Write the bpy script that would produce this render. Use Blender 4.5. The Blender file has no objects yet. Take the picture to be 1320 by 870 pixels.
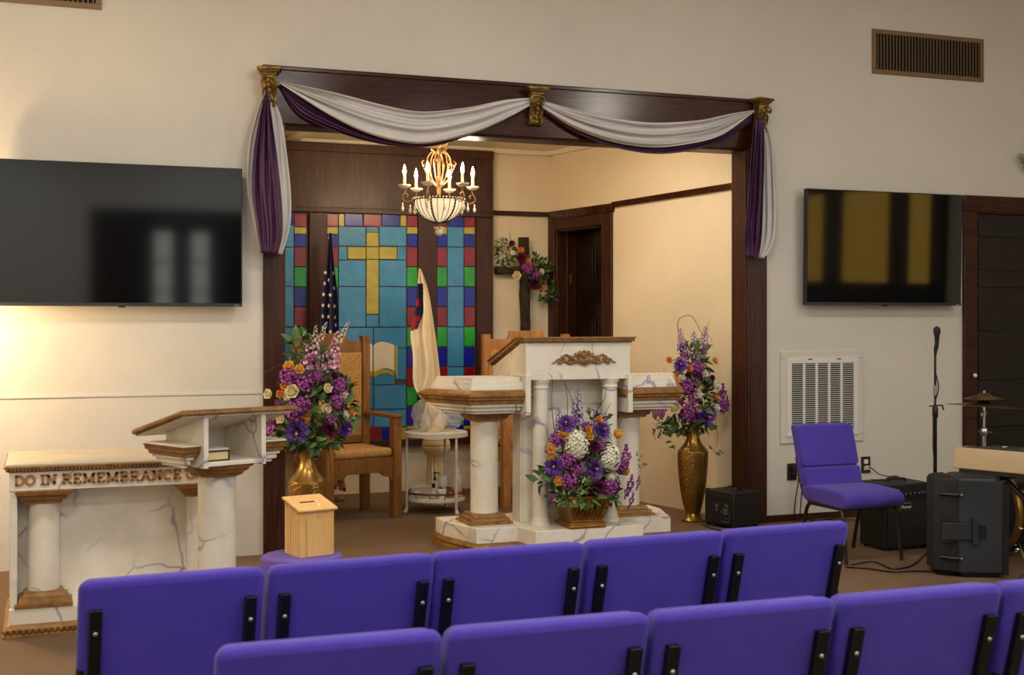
import bpy, bmesh, math, random
from mathutils import Vector, Matrix
R = math.radians
sin, cos, pi = math.sin, math.cos, math.pi
rnd = random.Random(11)
sc = bpy.context.scene
col = sc.collection

# ------------------------------------------------------------------ survey of the room (metres)
FOC, CX, HZ, CH, YAW = 1627.0, 660.0, 415.0, 1.51, R(20.55)
SY, CY = sin(YAW), cos(YAW)
def ray(u):
    k = (u - CX) / FOC
    return k * CY + SY, CY - k * SY
def at(u, v, Y):
    dx, dy = ray(u); d = Y / dy
    return Vector((dx * d, Y, CH + (HZ - v) / FOC * d))
def on_z(u, v, z):
    d = (CH - z) * FOC / (v - HZ); dx, dy = ray(u)
    return Vector((dx * d, dy * d, z))
WY = 8.24                      # front wall plane
AY = 10.88                     # alcove back wall
RW0, RW1 = Vector((4.985, 8.41)), Vector((4.457, AY))   # alcove right wall (plan)
def on_rw(u, v, off=0.0):      # point on the alcove right wall
    dx, dy = ray(u); e = RW1 - RW0
    # solve (dx,dy)*d = RW0 + e*t
    det = dx * (-e.y) - dy * (-e.x)
    d = (RW0.x * (-e.y) - RW0.y * (-e.x)) / det
    return Vector((dx * d, dy * d, CH + (HZ - v) / FOC * d))

# ------------------------------------------------------------------ materials
def L(c):
    c = c / 255.0
    return c / 12.92 if c <= .04045 else ((c + .055) / 1.055) ** 2.4
def C(r, g, b, a=1): return (L(r), L(g), L(b), a)
class NT:
    def __init__(s, name):
        s.m = bpy.data.materials.new(name); s.m.use_nodes = True
        s.t = s.m.node_tree; s.b = s.t.nodes['Principled BSDF']; s.o = s.t.nodes['Material Output']
    def n(s, kind, **kw):
        nd = s.t.nodes.new(kind)
        for k, v in kw.items():
            if k in nd.inputs: nd.inputs[k].default_value = v
            else: setattr(nd, k, v)
        return nd
    def l(s, a, b): s.t.links.new(a, b)
    def obj(s, scale=(1, 1, 1), rot=(0, 0, 0)):
        tc = s.n('ShaderNodeTexCoord'); mp = s.n('ShaderNodeMapping')
        mp.inputs['Scale'].default_value = scale; mp.inputs['Rotation'].default_value = rot
        s.l(tc.outputs['Object'], mp.inputs['Vector']); return mp.outputs['Vector']
    def ramp(s, fac, stops, interp='LINEAR'):
        r = s.n('ShaderNodeValToRGB'); r.color_ramp.interpolation = interp
        e = r.color_ramp.elements
        while len(e) < len(stops): e.new(.5)
        for el, (p, c) in zip(e, stops): el.position = p; el.color = c
        s.l(fac, r.inputs['Fac']); return r.outputs['Color']
    def noise(s, vec, scale, detail=3, rough=.5, dist=0):
        nd = s.n('ShaderNodeTexNoise'); nd.inputs['Scale'].default_value = scale
        nd.inputs['Detail'].default_value = detail; nd.inputs['Roughness'].default_value = rough
        nd.inputs['Distortion'].default_value = dist
        s.l(vec, nd.inputs['Vector']); return nd
    def mix(s, fac, a, b):
        m = s.n('ShaderNodeMix'); m.data_type = 'RGBA'
        for val, i in ((fac, 0), (a, 6), (b, 7)):
            if hasattr(val, 'is_linked') or hasattr(val, 'links'): s.l(val, m.inputs[i])
            else: m.inputs[i].default_value = val
        return m.outputs[2]
    def bump(s, h, strength=.3, dist=.01):
        b = s.n('ShaderNodeBump'); b.inputs['Strength'].default_value = strength
        b.inputs['Distance'].default_value = dist
        s.l(h, b.inputs['Height']); s.l(b.outputs['Normal'], s.b.inputs['Normal'])
    def set(s, **kw):
        for k, v in kw.items(): s.b.inputs[k].default_value = v
def plain(name, c, rough=.5, metal=0, c2=None, scale=8, bump=0, bscale=60, bdist=.004, **kw):
    t = NT(name); t.set(Roughness=rough, Metallic=metal); t.b.inputs['Base Color'].default_value = c
    for k, v in kw.items(): t.b.inputs[k.replace('_', ' ')].default_value = v
    vec = t.obj()
    nz = t.noise(vec, scale, 4)
    if c2: t.l(t.ramp(nz.outputs['Fac'], [(.3, c), (.7, c2)]), t.b.inputs['Base Color'])
    if bump: t.bump(t.noise(vec, bscale, 3).outputs['Fac'], bump, bdist)
    return t.m
def wood(name, c1, c2, scale=(1, 1, 1), rough=.35, bump=.1, coat=0):
    t = NT(name); t.set(Roughness=rough)
    t.b.inputs['Specular IOR Level'].default_value = .32
    t.b.inputs['Coat Weight'].default_value = coat; t.b.inputs['Coat Roughness'].default_value = .18
    vec = t.obj(scale)
    a = t.noise(vec, 6, 6, .65, .6)
    b = t.noise(vec, 1.7, 2)
    k = t.ramp(a.outputs['Fac'], [(.32, c1), (.68, c2)])
    m = t.mix(t.ramp(b.outputs['Fac'], [(.35, (0, 0, 0, 1)), (.75, (.6, .6, .6, 1))]), k, c1)
    t.l(m, t.b.inputs['Base Color']); t.bump(a.outputs['Fac'], bump, .004)
    return t.m
def marble(name, base, base2, vein):
    t = NT(name); t.set(Roughness=.38)
    vec = t.obj()
    nz = t.noise(vec, 2.6, 3, .5)
    add = t.n('ShaderNodeVectorMath', operation='MULTIPLY_ADD')
    t.l(nz.outputs['Color'], add.inputs[0]); add.inputs[1].default_value = (.34, .34, .34); t.l(vec, add.inputs[2])
    vo = t.n('ShaderNodeTexVoronoi', feature='DISTANCE_TO_EDGE'); vo.inputs['Scale'].default_value = 2.6
    t.l(add.outputs[0], vo.inputs['Vector'])
    thin = t.ramp(vo.outputs['Distance'], [(0, (1, 1, 1, 1)), (.026, (0, 0, 0, 1))])
    mask = t.ramp(t.noise(vec, 2.2, 2).outputs['Fac'], [(.40, (0, 0, 0, 1)), (.54, (.85, .85, .85, 1))])
    mm = t.n('ShaderNodeMath', operation='MULTIPLY'); t.l(thin, mm.inputs[0]); t.l(mask, mm.inputs[1])
    cloud = t.ramp(t.noise(vec, 5, 5, .6).outputs['Fac'], [(.35, base), (.7, base2)])
    t.l(t.mix(mm.outputs[0], cloud, vein), t.b.inputs['Base Color'])
    return t.m
def hammered(name, c, c2, scale=70):
    t = NT(name); t.set(Roughness=.34, Metallic=.85)
    vec = t.obj()
    vo = t.n('ShaderNodeTexVoronoi'); vo.inputs['Scale'].default_value = scale; t.l(vec, vo.inputs['Vector'])
    t.l(t.ramp(t.noise(vec, 9, 3).outputs['Fac'], [(.3, c), (.7, c2)]), t.b.inputs['Base Color'])
    t.bump(vo.outputs['Distance'], .55, .006); return t.m
def glow(name, c, strength, base=(.8, .7, .5, 1)):
    t = NT(name); t.b.inputs['Base Color'].default_value = base
    t.b.inputs['Emission Color'].default_value = c; t.b.inputs['Emission Strength'].default_value = strength
    return t.m
def clear(name, tint=(1, 1, 1, 1), amount=.35, rough=.08):
    t = NT(name); t.b.inputs['Base Color'].default_value = tint; t.set(Roughness=rough)
    tr = t.n('ShaderNodeBsdfTransparent'); mx = t.n('ShaderNodeMixShader')
    mx.inputs[0].default_value = amount
    t.l(tr.outputs[0], mx.inputs[1]); t.l(t.b.outputs[0], mx.inputs[2]); t.l(mx.outputs[0], t.o.inputs['Surface'])
    return t.m
def petalmat(name, c, c2, rough=.6):
    t = NT(name); t.set(Roughness=rough)
    g = t.n('ShaderNodeNewGeometry')
    t.l(t.ramp(g.outputs['Random Per Island'], [(0, c), (1, c2)]), t.b.inputs['Base Color'])
    t.b.inputs['Subsurface Weight'].default_value = 0
    return t.m

M = {}
def wallmat(name, c, c2):
    t = NT(name); t.set(Roughness=.75); vec = t.obj()
    a = t.noise(vec, 1.3, 5, .6); b = t.noise(vec, 14, 4, .6)
    t.l(t.ramp(a.outputs['Fac'], [(.3, c), (.7, c2)]), t.b.inputs['Base Color'])
    t.bump(b.outputs['Fac'], .25, .012); return t.m
M['wall'] = wallmat('wall_paint', C(208, 203, 191), C(217, 211, 199))
M['alcove'] = wallmat('alcove_paint', C(218, 203, 174), C(227, 212, 184))
M['ceil'] = plain('ceiling_paint', C(225, 218, 205), .8)
M['alc_ceil'] = plain('alcove_ceiling_paint', C(228, 212, 182), .7)
M['white_trim'] = plain('white_trim', C(228, 218, 196), .5)
def carpet():
    t = NT('carpet'); t.set(Roughness=.95); vec = t.obj()
    a = t.noise(vec, 160, 3, .7); b = t.noise(vec, 2, 3)
    k = t.ramp(a.outputs['Fac'], [(.3, C(76, 57, 40)), (.7, C(140, 112, 82))])
    t.l(t.mix(t.ramp(b.outputs['Fac'], [(.3, (0, 0, 0, 1)), (.8, (.35, .35, .35, 1))]), k, C(86, 66, 47)), t.b.inputs['Base Color'])
    t.bump(a.outputs['Fac'], .5, .01); return t.m
M['carpet'] = carpet()
M['wood_v'] = wood('dark_wood_upright', C(36, 17, 8), C(82, 42, 21), (9, 9, .7), .42, .12, .04)
M['wood_h'] = wood('dark_wood_lengthwise', C(38, 17, 8), C(80, 38, 18), (.7, 9, 9), .15, .07, .0)
M['wood_blk'] = wood('near_black_wood', C(28, 22, 20), C(44, 35, 31), (.8, 9, 9), .42, .06)
M['door_dark'] = wood('dark_door_wood', C(24, 12, 9), C(42, 22, 15), (9, 9, .8), .3, .06, .3)
M['oak'] = wood('oak_wood', C(150, 98, 50), C(196, 140, 80), (7, 7, .6), .4, .08)
M['oak_dark'] = wood('oak_dark_wood', C(110, 72, 34), C(152, 104, 52), (7, 7, .6), .4, .08)
M['pine'] = wood('pine_wood', C(214, 166, 98), C(236, 194, 128), (9, 9, .7), .42, .05)
M['bark'] = plain('bark', C(40, 26, 18), .9, 0, C(72, 50, 36), 30, .9, 40, .02)
M['marble'] = marble('painted_marble', C(222, 214, 194), C(238, 231, 216), C(122, 104, 152))
M['bronze'] = plain('bronze_paint', C(122, 84, 42), .45, .25, C(162, 118, 64), 22, .25, 90)
M['letters'] = plain('bronze_letters', C(164, 118, 68), .5, .1)
M['antique'] = plain('antique_gold', C(78, 58, 24), .38, .7, C(160, 128, 64), 40, .5, 60, .006)
M['vase'] = hammered('hammered_brass', C(128, 96, 44), C(164, 126, 62))
M['vase_s'] = plain('smooth_brass', C(136, 104, 50), .3, .85, C(166, 130, 66), 6)
M['planter'] = plain('gilded_planter', C(134, 92, 36), .34, .7, C(170, 124, 56), 12, .4, 30, .01)
def fabric(name, c, c2, bscale=420, bump=.25):
    t = NT(name); t.set(Roughness=.9); vec = t.obj()
    a = t.noise(vec, 7, 4, .6); w = t.noise(vec, bscale, 2)
    t.l(t.ramp(a.outputs['Fac'], [(.3, c), (.7, c2)]), t.b.inputs['Base Color'])
    t.b.inputs['Sheen Weight'].default_value = .1; t.b.inputs['Sheen Roughness'].default_value = .5
    ad = t.n('ShaderNodeMath', operation='MULTIPLY_ADD'); t.l(t.noise(vec, 5, 2, .4, .8).outputs['Fac'], ad.inputs[0]); ad.inputs[1].default_value = 5.0; t.l(w.outputs['Fac'], ad.inputs[2])
    t.bump(ad.outputs[0], bump, .003); return t.m
M['purple'] = fabric('purple_upholstery', C(64, 46, 150), C(72, 52, 162))
M['purple_cloth'] = fabric('purple_cloth', C(84, 60, 150), C(92, 66, 160))
M['tapestry'] = plain('gold_tapestry', C(150, 104, 50), .85, 0, C(208, 164, 92), 70, .3, 120)
M['sheer'] = plain('white_sheer', C(198, 195, 192), .7, 0, C(212, 208, 205), 4)
M['plum'] = plain('plum_satin', C(58, 22, 58), .5, 0, C(76, 32, 74), 6)
M['black'] = plain('black_plastic', C(20, 20, 22), .45)
M['blackmetal'] = plain('black_metal', C(16, 16, 17), .35, .3)
M['vinyl'] = plain('black_vinyl', C(22, 21, 22), .55, 0, None, 8, .3, 260)
M['greyplastic'] = plain('charcoal_plastic', C(36, 39, 44), .5, 0, None, 8, .15, 300)
M['bronzeleg'] = plain('bronze_leg', C(60, 46, 36), .35, .6)
M['chrome'] = plain('chrome', C(210, 208, 204), .15, 1)
M['tabletop'] = plain('dull_tabletop', C(176, 164, 142), .35, 0, C(190, 178, 156), 5)
M['mattblack'] = plain('matt_black', C(9, 9, 10), .7)
M['darkbronze'] = plain('dark_bronze', C(58, 42, 26), .4, .4)
M['screw'] = plain('screw_steel', C(170, 165, 160), .3, .8)
M['whiteplastic'] = plain('white_plastic', C(226, 222, 214), .4)
M['whitemetal'] = plain('white_metal', C(214, 208, 196), .4)
M['ventbrown'] = plain('tan_vent', C(126, 100, 68), .5, .1)
M['ventdark'] = plain('vent_dark', C(26, 20, 14), .8)
M['ventgrey'] = plain('vent_slot', C(80, 70, 64), .8)
M['tan'] = plain('keyboard_tan', C(172, 150, 116), .5)
M['cymbal'] = plain('bronze_cymbal', C(120, 88, 52), .3, .85)
M['brownplate'] = plain('brown_plate', C(48, 34, 24), .4)
M['cream'] = plain('cream_plaster', C(220, 196, 148), .6, 0, C(232, 210, 164), 10)
def screen():
    t = NT('screen_glass'); t.b.inputs['Base Color'].default_value = C(6, 6, 8); t.set(Roughness=.06)
    t.b.inputs['IOR'].default_value = 1.72
    return t.m
M['screen'] = screen()
def glass(name, c, c2):
    t = NT(name); t.set(Roughness=.22); vec = t.obj()
    t.l(t.ramp(t.noise(vec, 9, 4, .6).outputs['Fac'], [(.3, c), (.7, c2)]), t.b.inputs['Base Color'])
    t.bump(t.noise(vec, 55, 3).outputs['Fac'], .22, .004); return t.m
GL = {'t': glass('glass_turquoise', C(50, 126, 176), C(70, 142, 188)), 'b': glass('glass_cobalt', C(12, 22, 140), C(18, 34, 164)),
      'r': glass('glass_ruby', C(116, 10, 26), C(142, 20, 36)), 'g': glass('glass_emerald', C(26, 140, 40), C(40, 166, 56)),
      'y': glass('glass_gold', C(158, 148, 46), C(178, 168, 66)), 'p': glass('glass_page', C(214, 206, 182), C(226, 218, 196)),
      'k': plain('lead_came', C(72, 68, 52), .6)}
M['leaf'] = petalmat('leaf_green', C(32, 62, 28), C(92, 122, 60))
M['leaf_lt'] = petalmat('leaf_lime', C(120, 140, 80), C(160, 172, 110))
M['twig'] = plain('twig', C(78, 58, 44), .8)
PET = {'aster': petalmat('petal_purple', C(62, 20, 120), C(154, 102, 200)), 'burg': petalmat('petal_burgundy', C(52, 6, 32), C(124, 34, 76)),
       'cream': petalmat('petal_cream', C(232, 218, 166), C(246, 236, 196)), 'yellow': petalmat('petal_yellow', C(232, 172, 60), C(246, 200, 96)),
       'orange': petalmat('petal_orange', C(222, 138, 52), C(240, 170, 84)), 'mag': petalmat('petal_magenta', C(92, 22, 96), C(186, 88, 168)),
       'white': petalmat('petal_white', C(222, 220, 196), C(244, 240, 224)), 'pink': petalmat('petal_pink', C(196, 110, 160), C(240, 202, 216)),
       'lav': petalmat('petal_lavender', C(112, 66, 142), C(196, 164, 208)), 'tip': petalmat('petal_tip', C(206, 190, 170), C(232, 220, 206))}
M['bulb'] = glow('bulb_glow', (1, .72, .40, 1), 26)
M['candle'] = plain('candle_sleeve', C(240, 222, 180), .5)
M['bowlglass'] = glow('bowl_glass', (1, .80, .50, 1), .75, C(235, 222, 180))
M['crystal'] = plain('crystal', C(236, 226, 206), .08, 0, None, 5, 0, 60, .004)
M['chand'] = plain('champagne_gold', C(112, 82, 48), .4, .5, C(150, 116, 74), 20)
M['plastic'] = clear('clear_plastic', C(240, 236, 232), .2, .1)
M['bottle'] = clear('clear_bottle', C(225, 222, 218), .4, .05)
M['pinklabel'] = plain('pink_label', C(226, 120, 116), .5)
M['teal'] = plain('dark_teal_pump', C(24, 52, 56), .4)
M['navy'] = plain('flag_navy', C(24, 26, 66), .7, 0, C(32, 34, 78), 8)
M['flagwhite'] = plain('flag_white', C(232, 216, 186), .75, 0, C(240, 226, 198), 5)
M['flagred'] = plain('flag_red', C(176, 26, 38), .7)
M['paper'] = plain('page_edges', C(214, 186, 140), .8)
M['book'] = plain('black_book_cover', C(40, 34, 34), .6)
M['amber'] = glow('amber_shade_lit', (1, .60, .08, 1), .9, C(180, 130, 40))
M['daywin'] = glow('daylit_pane', (.95, 1, .92, 1), 1.2, C(200, 200, 190))

# ------------------------------------------------------------------ mesh building
class MB:
    def __init__(s): s.v = []; s.f = []; s.m = []; s.cur = 0; s.M = Matrix.Identity(4)
    def add(s, vs, fs):
        b = len(s.v); s.v += [s.M @ Vector(p) for p in vs]
        s.f += [[b + i for i in f] for f in fs]; s.m += [s.cur] * len(fs); return s
    def box(s, x0, x1, y0, y1, z0, z1):
        return s.add([(x, y, z) for z in (z0, z1) for y in (y0, y1) for x in (x0, x1)],
                     [(0, 2, 3, 1), (4, 5, 7, 6), (0, 1, 5, 4), (2, 6, 7, 3), (0, 4, 6, 2), (1, 3, 7, 5)])
    def cb(s, x, y, z, a, b, c): return s.box(x - a / 2, x + a / 2, y - b / 2, y + b / 2, z - c / 2, z + c / 2)
    def loft(s, rings, cap=(True, True), close=True):
        n = len(rings[0]); vs = [p for r in rings for p in r]; fs = []
        for i in range(len(rings) - 1):
            for j in range(n if close else n - 1):
                k = (j + 1) % n
                fs.append((i * n + j, i * n + k, (i + 1) * n + k, (i + 1) * n + j))
        if cap[0]: fs.append(tuple(range(n))[::-1])
        if cap[1]: fs.append(tuple((len(rings) - 1) * n + j for j in range(n)))
        return s.add(vs, fs)
    def lathe(s, prof, c=(0, 0), n=28, cap=(True, True)):
        return s.loft([[(c[0] + max(r, 1e-4) * cos(2 * pi * j / n), c[1] + max(r, 1e-4) * sin(2 * pi * j / n), z) for j in range(n)] for r, z in prof], cap)
    def mould(s, poly, prof, cap=(True, True)):      # poly: ccw footprint; prof: (outward offset, z)
        n = len(poly); P = [Vector(p) for p in poly]; out = []
        for i in range(n):
            a = (P[i] - P[i - 1]).normalized(); b = (P[(i + 1) % n] - P[i]).normalized()
            na, nb = Vector((a.y, -a.x)), Vector((b.y, -b.x)); m = na + nb
            out.append(m / max(m.dot(na), .2))
        return s.loft([[(P[i].x + out[i].x * o, P[i].y + out[i].y * o, z) for i in range(n)] for o, z in prof], cap)
    def prism(s, poly, y0, y1, mp=None):             # polygon in (x,z) extruded along y
        mp = mp or (lambda x, z, y: (x, y, z))
        n = len(poly); vs = [mp(x, z, y0) for x, z in poly] + [mp(x, z, y1) for x, z in poly]
        fs = [tuple(range(n)), tuple(range(2 * n - 1, n - 1, -1))] + [(i, (i + 1) % n, n + (i + 1) % n, n + i) for i in range(n)]
        return s.add(vs, fs)
    def tube(s, pts, r, n=8, cap=(True, True)):
        P = [Vector(p) for p in pts]; rs = r if isinstance(r, (list, tuple)) else [r] * len(P); rings = []; up = None
        for i, p in enumerate(P):
            t = (P[min(i + 1, len(P) - 1)] - P[max(i - 1, 0)])
            t = t.normalized() if t.length > 1e-9 else Vector((0, 0, 1))
            if up is None: up = t.orthogonal().normalized()
            up = (up - t * up.dot(t)); up = up.normalized() if up.length > 1e-6 else t.orthogonal().normalized()
            w = t.cross(up)
            rings.append([p + (up * cos(2 * pi * j / n) + w * sin(2 * pi * j / n)) * rs[i] for j in range(n)])
        return s.loft(rings, cap)
    def ball(s, c, r, nu=12, nv=8):
        r = (r, r, r) if not hasattr(r, '__len__') else r
        return s.loft([[(c[0] + r[0] * sin(pi * max(min(i / nv, .995), .005)) * cos(2 * pi * j / nu), c[1] + r[1] * sin(pi * max(min(i / nv, .995), .005)) * sin(2 * pi * j / nu),
                         c[2] - r[2] * cos(pi * i / nv)) for j in range(nu)] for i in range(nv + 1)])
    def grid(s, fn, nu, nv):
        vs = [fn(i / nu, j / nv) for i in range(nu + 1) for j in range(nv + 1)]
        fs = [(i * (nv + 1) + j, (i + 1) * (nv + 1) + j, (i + 1) * (nv + 1) + j + 1, i * (nv + 1) + j + 1) for i in range(nu) for j in range(nv)]
        return s.add(vs, fs)
    def mesh(s, name, mats, sharp=38, fix=True):
        me = bpy.data.meshes.new(name); me.from_pydata([tuple(v) for v in s.v], [], s.f)
        for m in (mats if isinstance(mats, (list, tuple)) else [mats]): me.materials.append(m)
        for p, k in zip(me.polygons, s.m): p.material_index = k; p.use_smooth = True
        if fix:
            bm = bmesh.new(); bm.from_mesh(me); bmesh.ops.recalc_face_normals(bm, faces=bm.faces); bm.to_mesh(me); bm.free()
        me.set_sharp_from_angle(angle=R(sharp)); me.update(); return me
    def build(s, name, mats, parent=None, bevel=0, seg=2, solid=0, sub=0, sharp=38, fix=True):
        o = bpy.data.objects.new(name, s.mesh(name, mats, sharp, fix)); col.objects.link(o)
        if parent: o.parent = parent
        if solid:
            d = o.modifiers.new('thick', 'SOLIDIFY'); d.thickness = solid; d.offset = 0
        if sub:
            d = o.modifiers.new('sub', 'SUBSURF'); d.levels = d.render_levels = sub
        if bevel:
            d = o.modifiers.new('bevel', 'BEVEL'); d.width = bevel; d.segments = seg; d.limit_method = 'ANGLE'; d.angle_limit = R(40)
        return o
def tag(o, label, cat, group=None):
    o['label'] = label; o['category'] = cat
    if group: o['group'] = group
    return o
def thing(name, label, cat, loc=(0, 0, 0), rz=0, group=None):
    o = bpy.data.objects.new(name, None); col.objects.link(o); o.empty_display_size = .1
    o.location = loc; o.rotation_euler = (0, 0, rz); return tag(o, label, cat, group)
def st(o): o['kind'] = 'structure'; return o
def copy_tree(o, parent=None):
    c = o.copy(); col.objects.link(c); c.parent = parent
    for ch in list(o.children): copy_tree(ch, c)
    return c
def smooth_path(pts, n=6):
    P = [Vector(p) for p in pts]; out = []
    for i in range(len(P) - 1):
        a, b, c, d = P[max(i - 1, 0)], P[i], P[i + 1], P[min(i + 2, len(P) - 1)]
        for k in range(n):
            t = k / n
            out.append(.5 * ((2 * b) + (c - a) * t + (2 * a - 5 * b + 4 * c - d) * t * t + (3 * b - a - 3 * c + d) * t ** 3))
    return out + [P[-1]]
def rrect(x0, x1, z0, z1, r, n=5):
    out = []
    for cx, cz, a in ((x1 - r, z1 - r, 0), (x0 + r, z1 - r, 90), (x0 + r, z0 + r, 180), (x1 - r, z0 + r, 270)):
        out += [(cx + r * cos(R(a + 90 * k / n)), cz + r * sin(R(a + 90 * k / n))) for k in range(n + 1)]
    return out
def text(name, body, size, loc, mat, parent, rot=(pi / 2, 0, 0), ext=.0006, shear=0):
    cu = bpy.data.curves.new(name, 'FONT'); cu.body = body; cu.size = size; cu.extrude = ext; cu.align_x = 'CENTER'; cu.align_y = 'CENTER'; cu.shear = shear
    cu.materials.append(mat); o = bpy.data.objects.new(name, cu); col.objects.link(o)
    me = bpy.data.meshes.new_from_object(o.evaluated_get(bpy.context.evaluated_depsgraph_get())); bpy.data.objects.remove(o); o = bpy.data.objects.new(name, me); col.objects.link(o); o.location = loc; o.rotation_euler = rot; o.parent = parent; return o

# ------------------------------------------------------------------ the room
XL, XR, YB, ZC = -2.6, 8.5, -4.5, 4.5
def boxes(name, lst, mat, bevel=0):
    m = MB()
    for b in lst: m.box(*b)
    return st(m.build(name, mat, bevel=bevel))
boxes('floor', [(XL - .2, XR + .2, YB - .2, 12.2, -.1, 0)], M['carpet'])
boxes('ceiling', [(XL - .2, XR + .2, YB - .2, WY + .17, ZC, ZC + .1)], M['ceil'])
boxes('ceiling_alcove', [(1.0, 5.2, WY + .17, AY + .2, 3.10, 3.2)], M['alc_ceil'])
boxes('wall_front', [(XL, 1.47, WY, WY + .17, 0, ZC), (5.0, XR, WY, WY + .17, 0, ZC), (1.47, 5.0, WY, WY + .17, 2.9, ZC)], M['wall'])
boxes('wall_left', [(XL - .15, XL, YB, WY + .17, 0, ZC)], M['wall'])
boxes('wall_right', [(XR, XR + .15, YB, WY + .17, 0, ZC)], M['wall'])
boxes('wall_rear', [(XL - .15, XR + .15, YB - .15, YB, 0, ZC)], M['wall'])
boxes('wall_alcove_back', [(1.0, 5.2, AY, AY + .12, 0, 3.2)], M['alcove'])
boxes('wall_alcove_left', [(1.15, 1.27, WY + .17, AY, 0, 3.2)], M['alcove'])
boxes('trim_1', [(XL, 1.36, WY - .007, WY, 1.045, 1.06)], M['wall'])          # lap line of the siding
boxes('baseboard_front', [(5.13, 6.9, WY - .018, WY, 0, .05)], M['wood_v'])
# alcove right wall, with a doorway cut in it
dv = (RW1 - RW0).normalized(); nv = Vector((dv.y, -dv.x))       # nv points away from the alcove (+X)
def rwp(s, off, z): p = RW0 + dv * s + nv * off; return (p.x, p.y, z)
def rws(u): p = on_rw(u, 400); return (Vector((p.x, p.y)) - RW0).dot(dv)
def rwbox(m, s0, s1, o0, o1, z0, z1, rise=0):
    m.add([rwp(s, o, z + (rise * (1 - s / LEN) if rise else 0)) for z in (z0, z1) for o in (o0, o1) for s in (s0, s1)],
          [(0, 2, 3, 1), (4, 5, 7, 6), (0, 1, 5, 4), (2, 6, 7, 3), (0, 4, 6, 2), (1, 3, 7, 5)])
LEN = (RW1 - RW0).length
sd0, sd1, sc0 = rws(778), rws(717), rws(790.5)
ztop = 2.36; zcas = 2.455
m = MB(); rwbox(m, 0, sd0, 0, .12, 0, 3.2); rwbox(m, sd1, LEN, 0, .12, 0, 3.2); rwbox(m, sd0, sd1, 0, .12, ztop, 3.2)
st(m.build('wall_alcove_right', M['alcove']))
m = MB()                                                          # doorway casing, jambs
rwbox(m, sc0, sd0, -.025, .0, 0, zcas); rwbox(m, sd1, LEN, -.025, 0, 0, zcas); rwbox(m, sd0, sd1, -.025, 0, ztop, zcas)
rwbox(m, sd0 - .012, sd0 + .012, 0, .22, 0, ztop); rwbox(m, sd1 - .012, sd1 + .03, 0, .22, 0, ztop); rwbox(m, sd0, sd1, 0, .22, ztop - .02, ztop + .02)
rwbox(m, sd1 - .03, sd1 - .012, .1, .125, 0, ztop - .02)
st(m.build('trim_2', M['wood_v'], bevel=.004))
m = MB()                                                          # dark passage behind the door
rwbox(m, sd0 - .3, sd1 + .3, .30, .36, 0, 2.9)
st(m.build('wall_passage', M['door_dark']))
dmb = MB(); rwbox(dmb, sd0, sd1, .225, .262, .01, ztop)
for a, b in ((.2, .95), (1.1, 1.55), (1.68, 2.22)):
    w = (sd1 - sd0)
    for c, d in ((.12, .44), (.56, .88)):
        s0, s1 = sd0 + w * c, sd0 + w * d
        rwbox(dmb, s0, s1, .212, .226, a, b); rwbox(dmb, s0 + .03, s1 - .03, .2, .212, a + .04, b - .04)
d2 = st(dmb.build('door_2', M['door_dark'], bevel=.003))
m = MB(); rwbox(m, sd1 - .022, sd1 - .012, .11, .16, 1.86, 1.96); m.build('hinge', M['antique'], d2)
# rail around the alcove
m = MB(); rz = 2.505
p = at(635, 278, AY)
m.box(p.x, RW1.x - .003, AY - .022, AY, rz - .02, rz + .025)
rwbox(m, .01, sc0, -.022, 0, rz - .022, rz + .028, .042); rwbox(m, sc0 - .02, LEN - .004, -.03, 0, zcas, rz + .028, .01)
st(m.build('trim_3', M['wood_h'], bevel=.003))
m = MB(); m.box(1.27, RW1.x + .02, AY - .05, AY, 3.05, 3.10); rwbox(m, 0, LEN, -.05, 0, 3.05, 3.10)
for x in (2.05,): m.box(x - .06, x + .06, 8.45, AY - .05, 3.07, 3.10)
st(m.build('trim_4', M['white_trim'], bevel=.008))
# front frame of the opening
PL0, PL1, PR0, PR1 = 1.362, 1.503, 4.958, 5.125
m = MB()
m.box(PL0, PL1, WY - .03, WY, 0, 2.81); m.box(PL1 - .02, PL1, WY, WY + .18, 0, 2.81)
m.box(PR0, PR1, WY - .03, WY, 0, 2.81); m.box(PR0 - .012, PR0 + .02, WY - .018, WY + .185, 0, 2.81)
m.box(PR0 + .02, PR0 + .03, WY - .036, WY - .03, 0, 2.81)
m.box(PL1 - .03, PR0 + .03, WY + .001, WY + .2, 2.79, 2.92)
st(m.build('trim_5', M['wood_v'], bevel=.006))
m = MB(); m.box(PL0 - .002, PR1 + .004, WY - .035, WY, 2.80, 3.17)
m.box(PL0 - .01, PR1 + .012, WY - .045, WY, 3.145, 3.175)
st(m.build('trim_6', M['wood_h'], bevel=.006))
# stained glass screen on the alcove back wall
GY = AY - .09
X = lambda u: at(u, 400, GY).x
Zv = lambda v, u=480: at(u, v, GY).z
sx0, sx1 = X(635) - 2 * (X(635) - X(480)) + .02, X(635)
m = MB(); zt, zb, zw = 3.055, .475, Zv(276, 480)
w1a, w1b, w2a, w2b, w3a, w3b = X(421.5) - (X(399) - X(350)) - (X(421.5) - X(399)), X(398), X(421.5), X(538.5), X(562.6), X(613.5)
w1a = X(347)
m.box(w1a - .17, sx1, GY - .02, AY, zw, zt)                                   # header
m.box(w1a - .17, sx1, GY - .035, GY - .02, zt - .075, zt)
m.box(w1a - .17, sx1, GY - .03, GY - .02, zw, zw + .045)
for a, b in ((w1a - .17, w1a), (w1b, w2a), (w2b, w3a), (w3b, sx1)): m.box(a, b, GY - .02, AY, zb, zw)
m.box(w1a - .17, sx1, GY - .028, AY, zb - .055, zb)
st(m.build('trim_7', M['wood_v'], bevel=.005))
V = lambda y: 260 + y / 4.714
U = lambda x: 360 + x / 4.714
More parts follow.
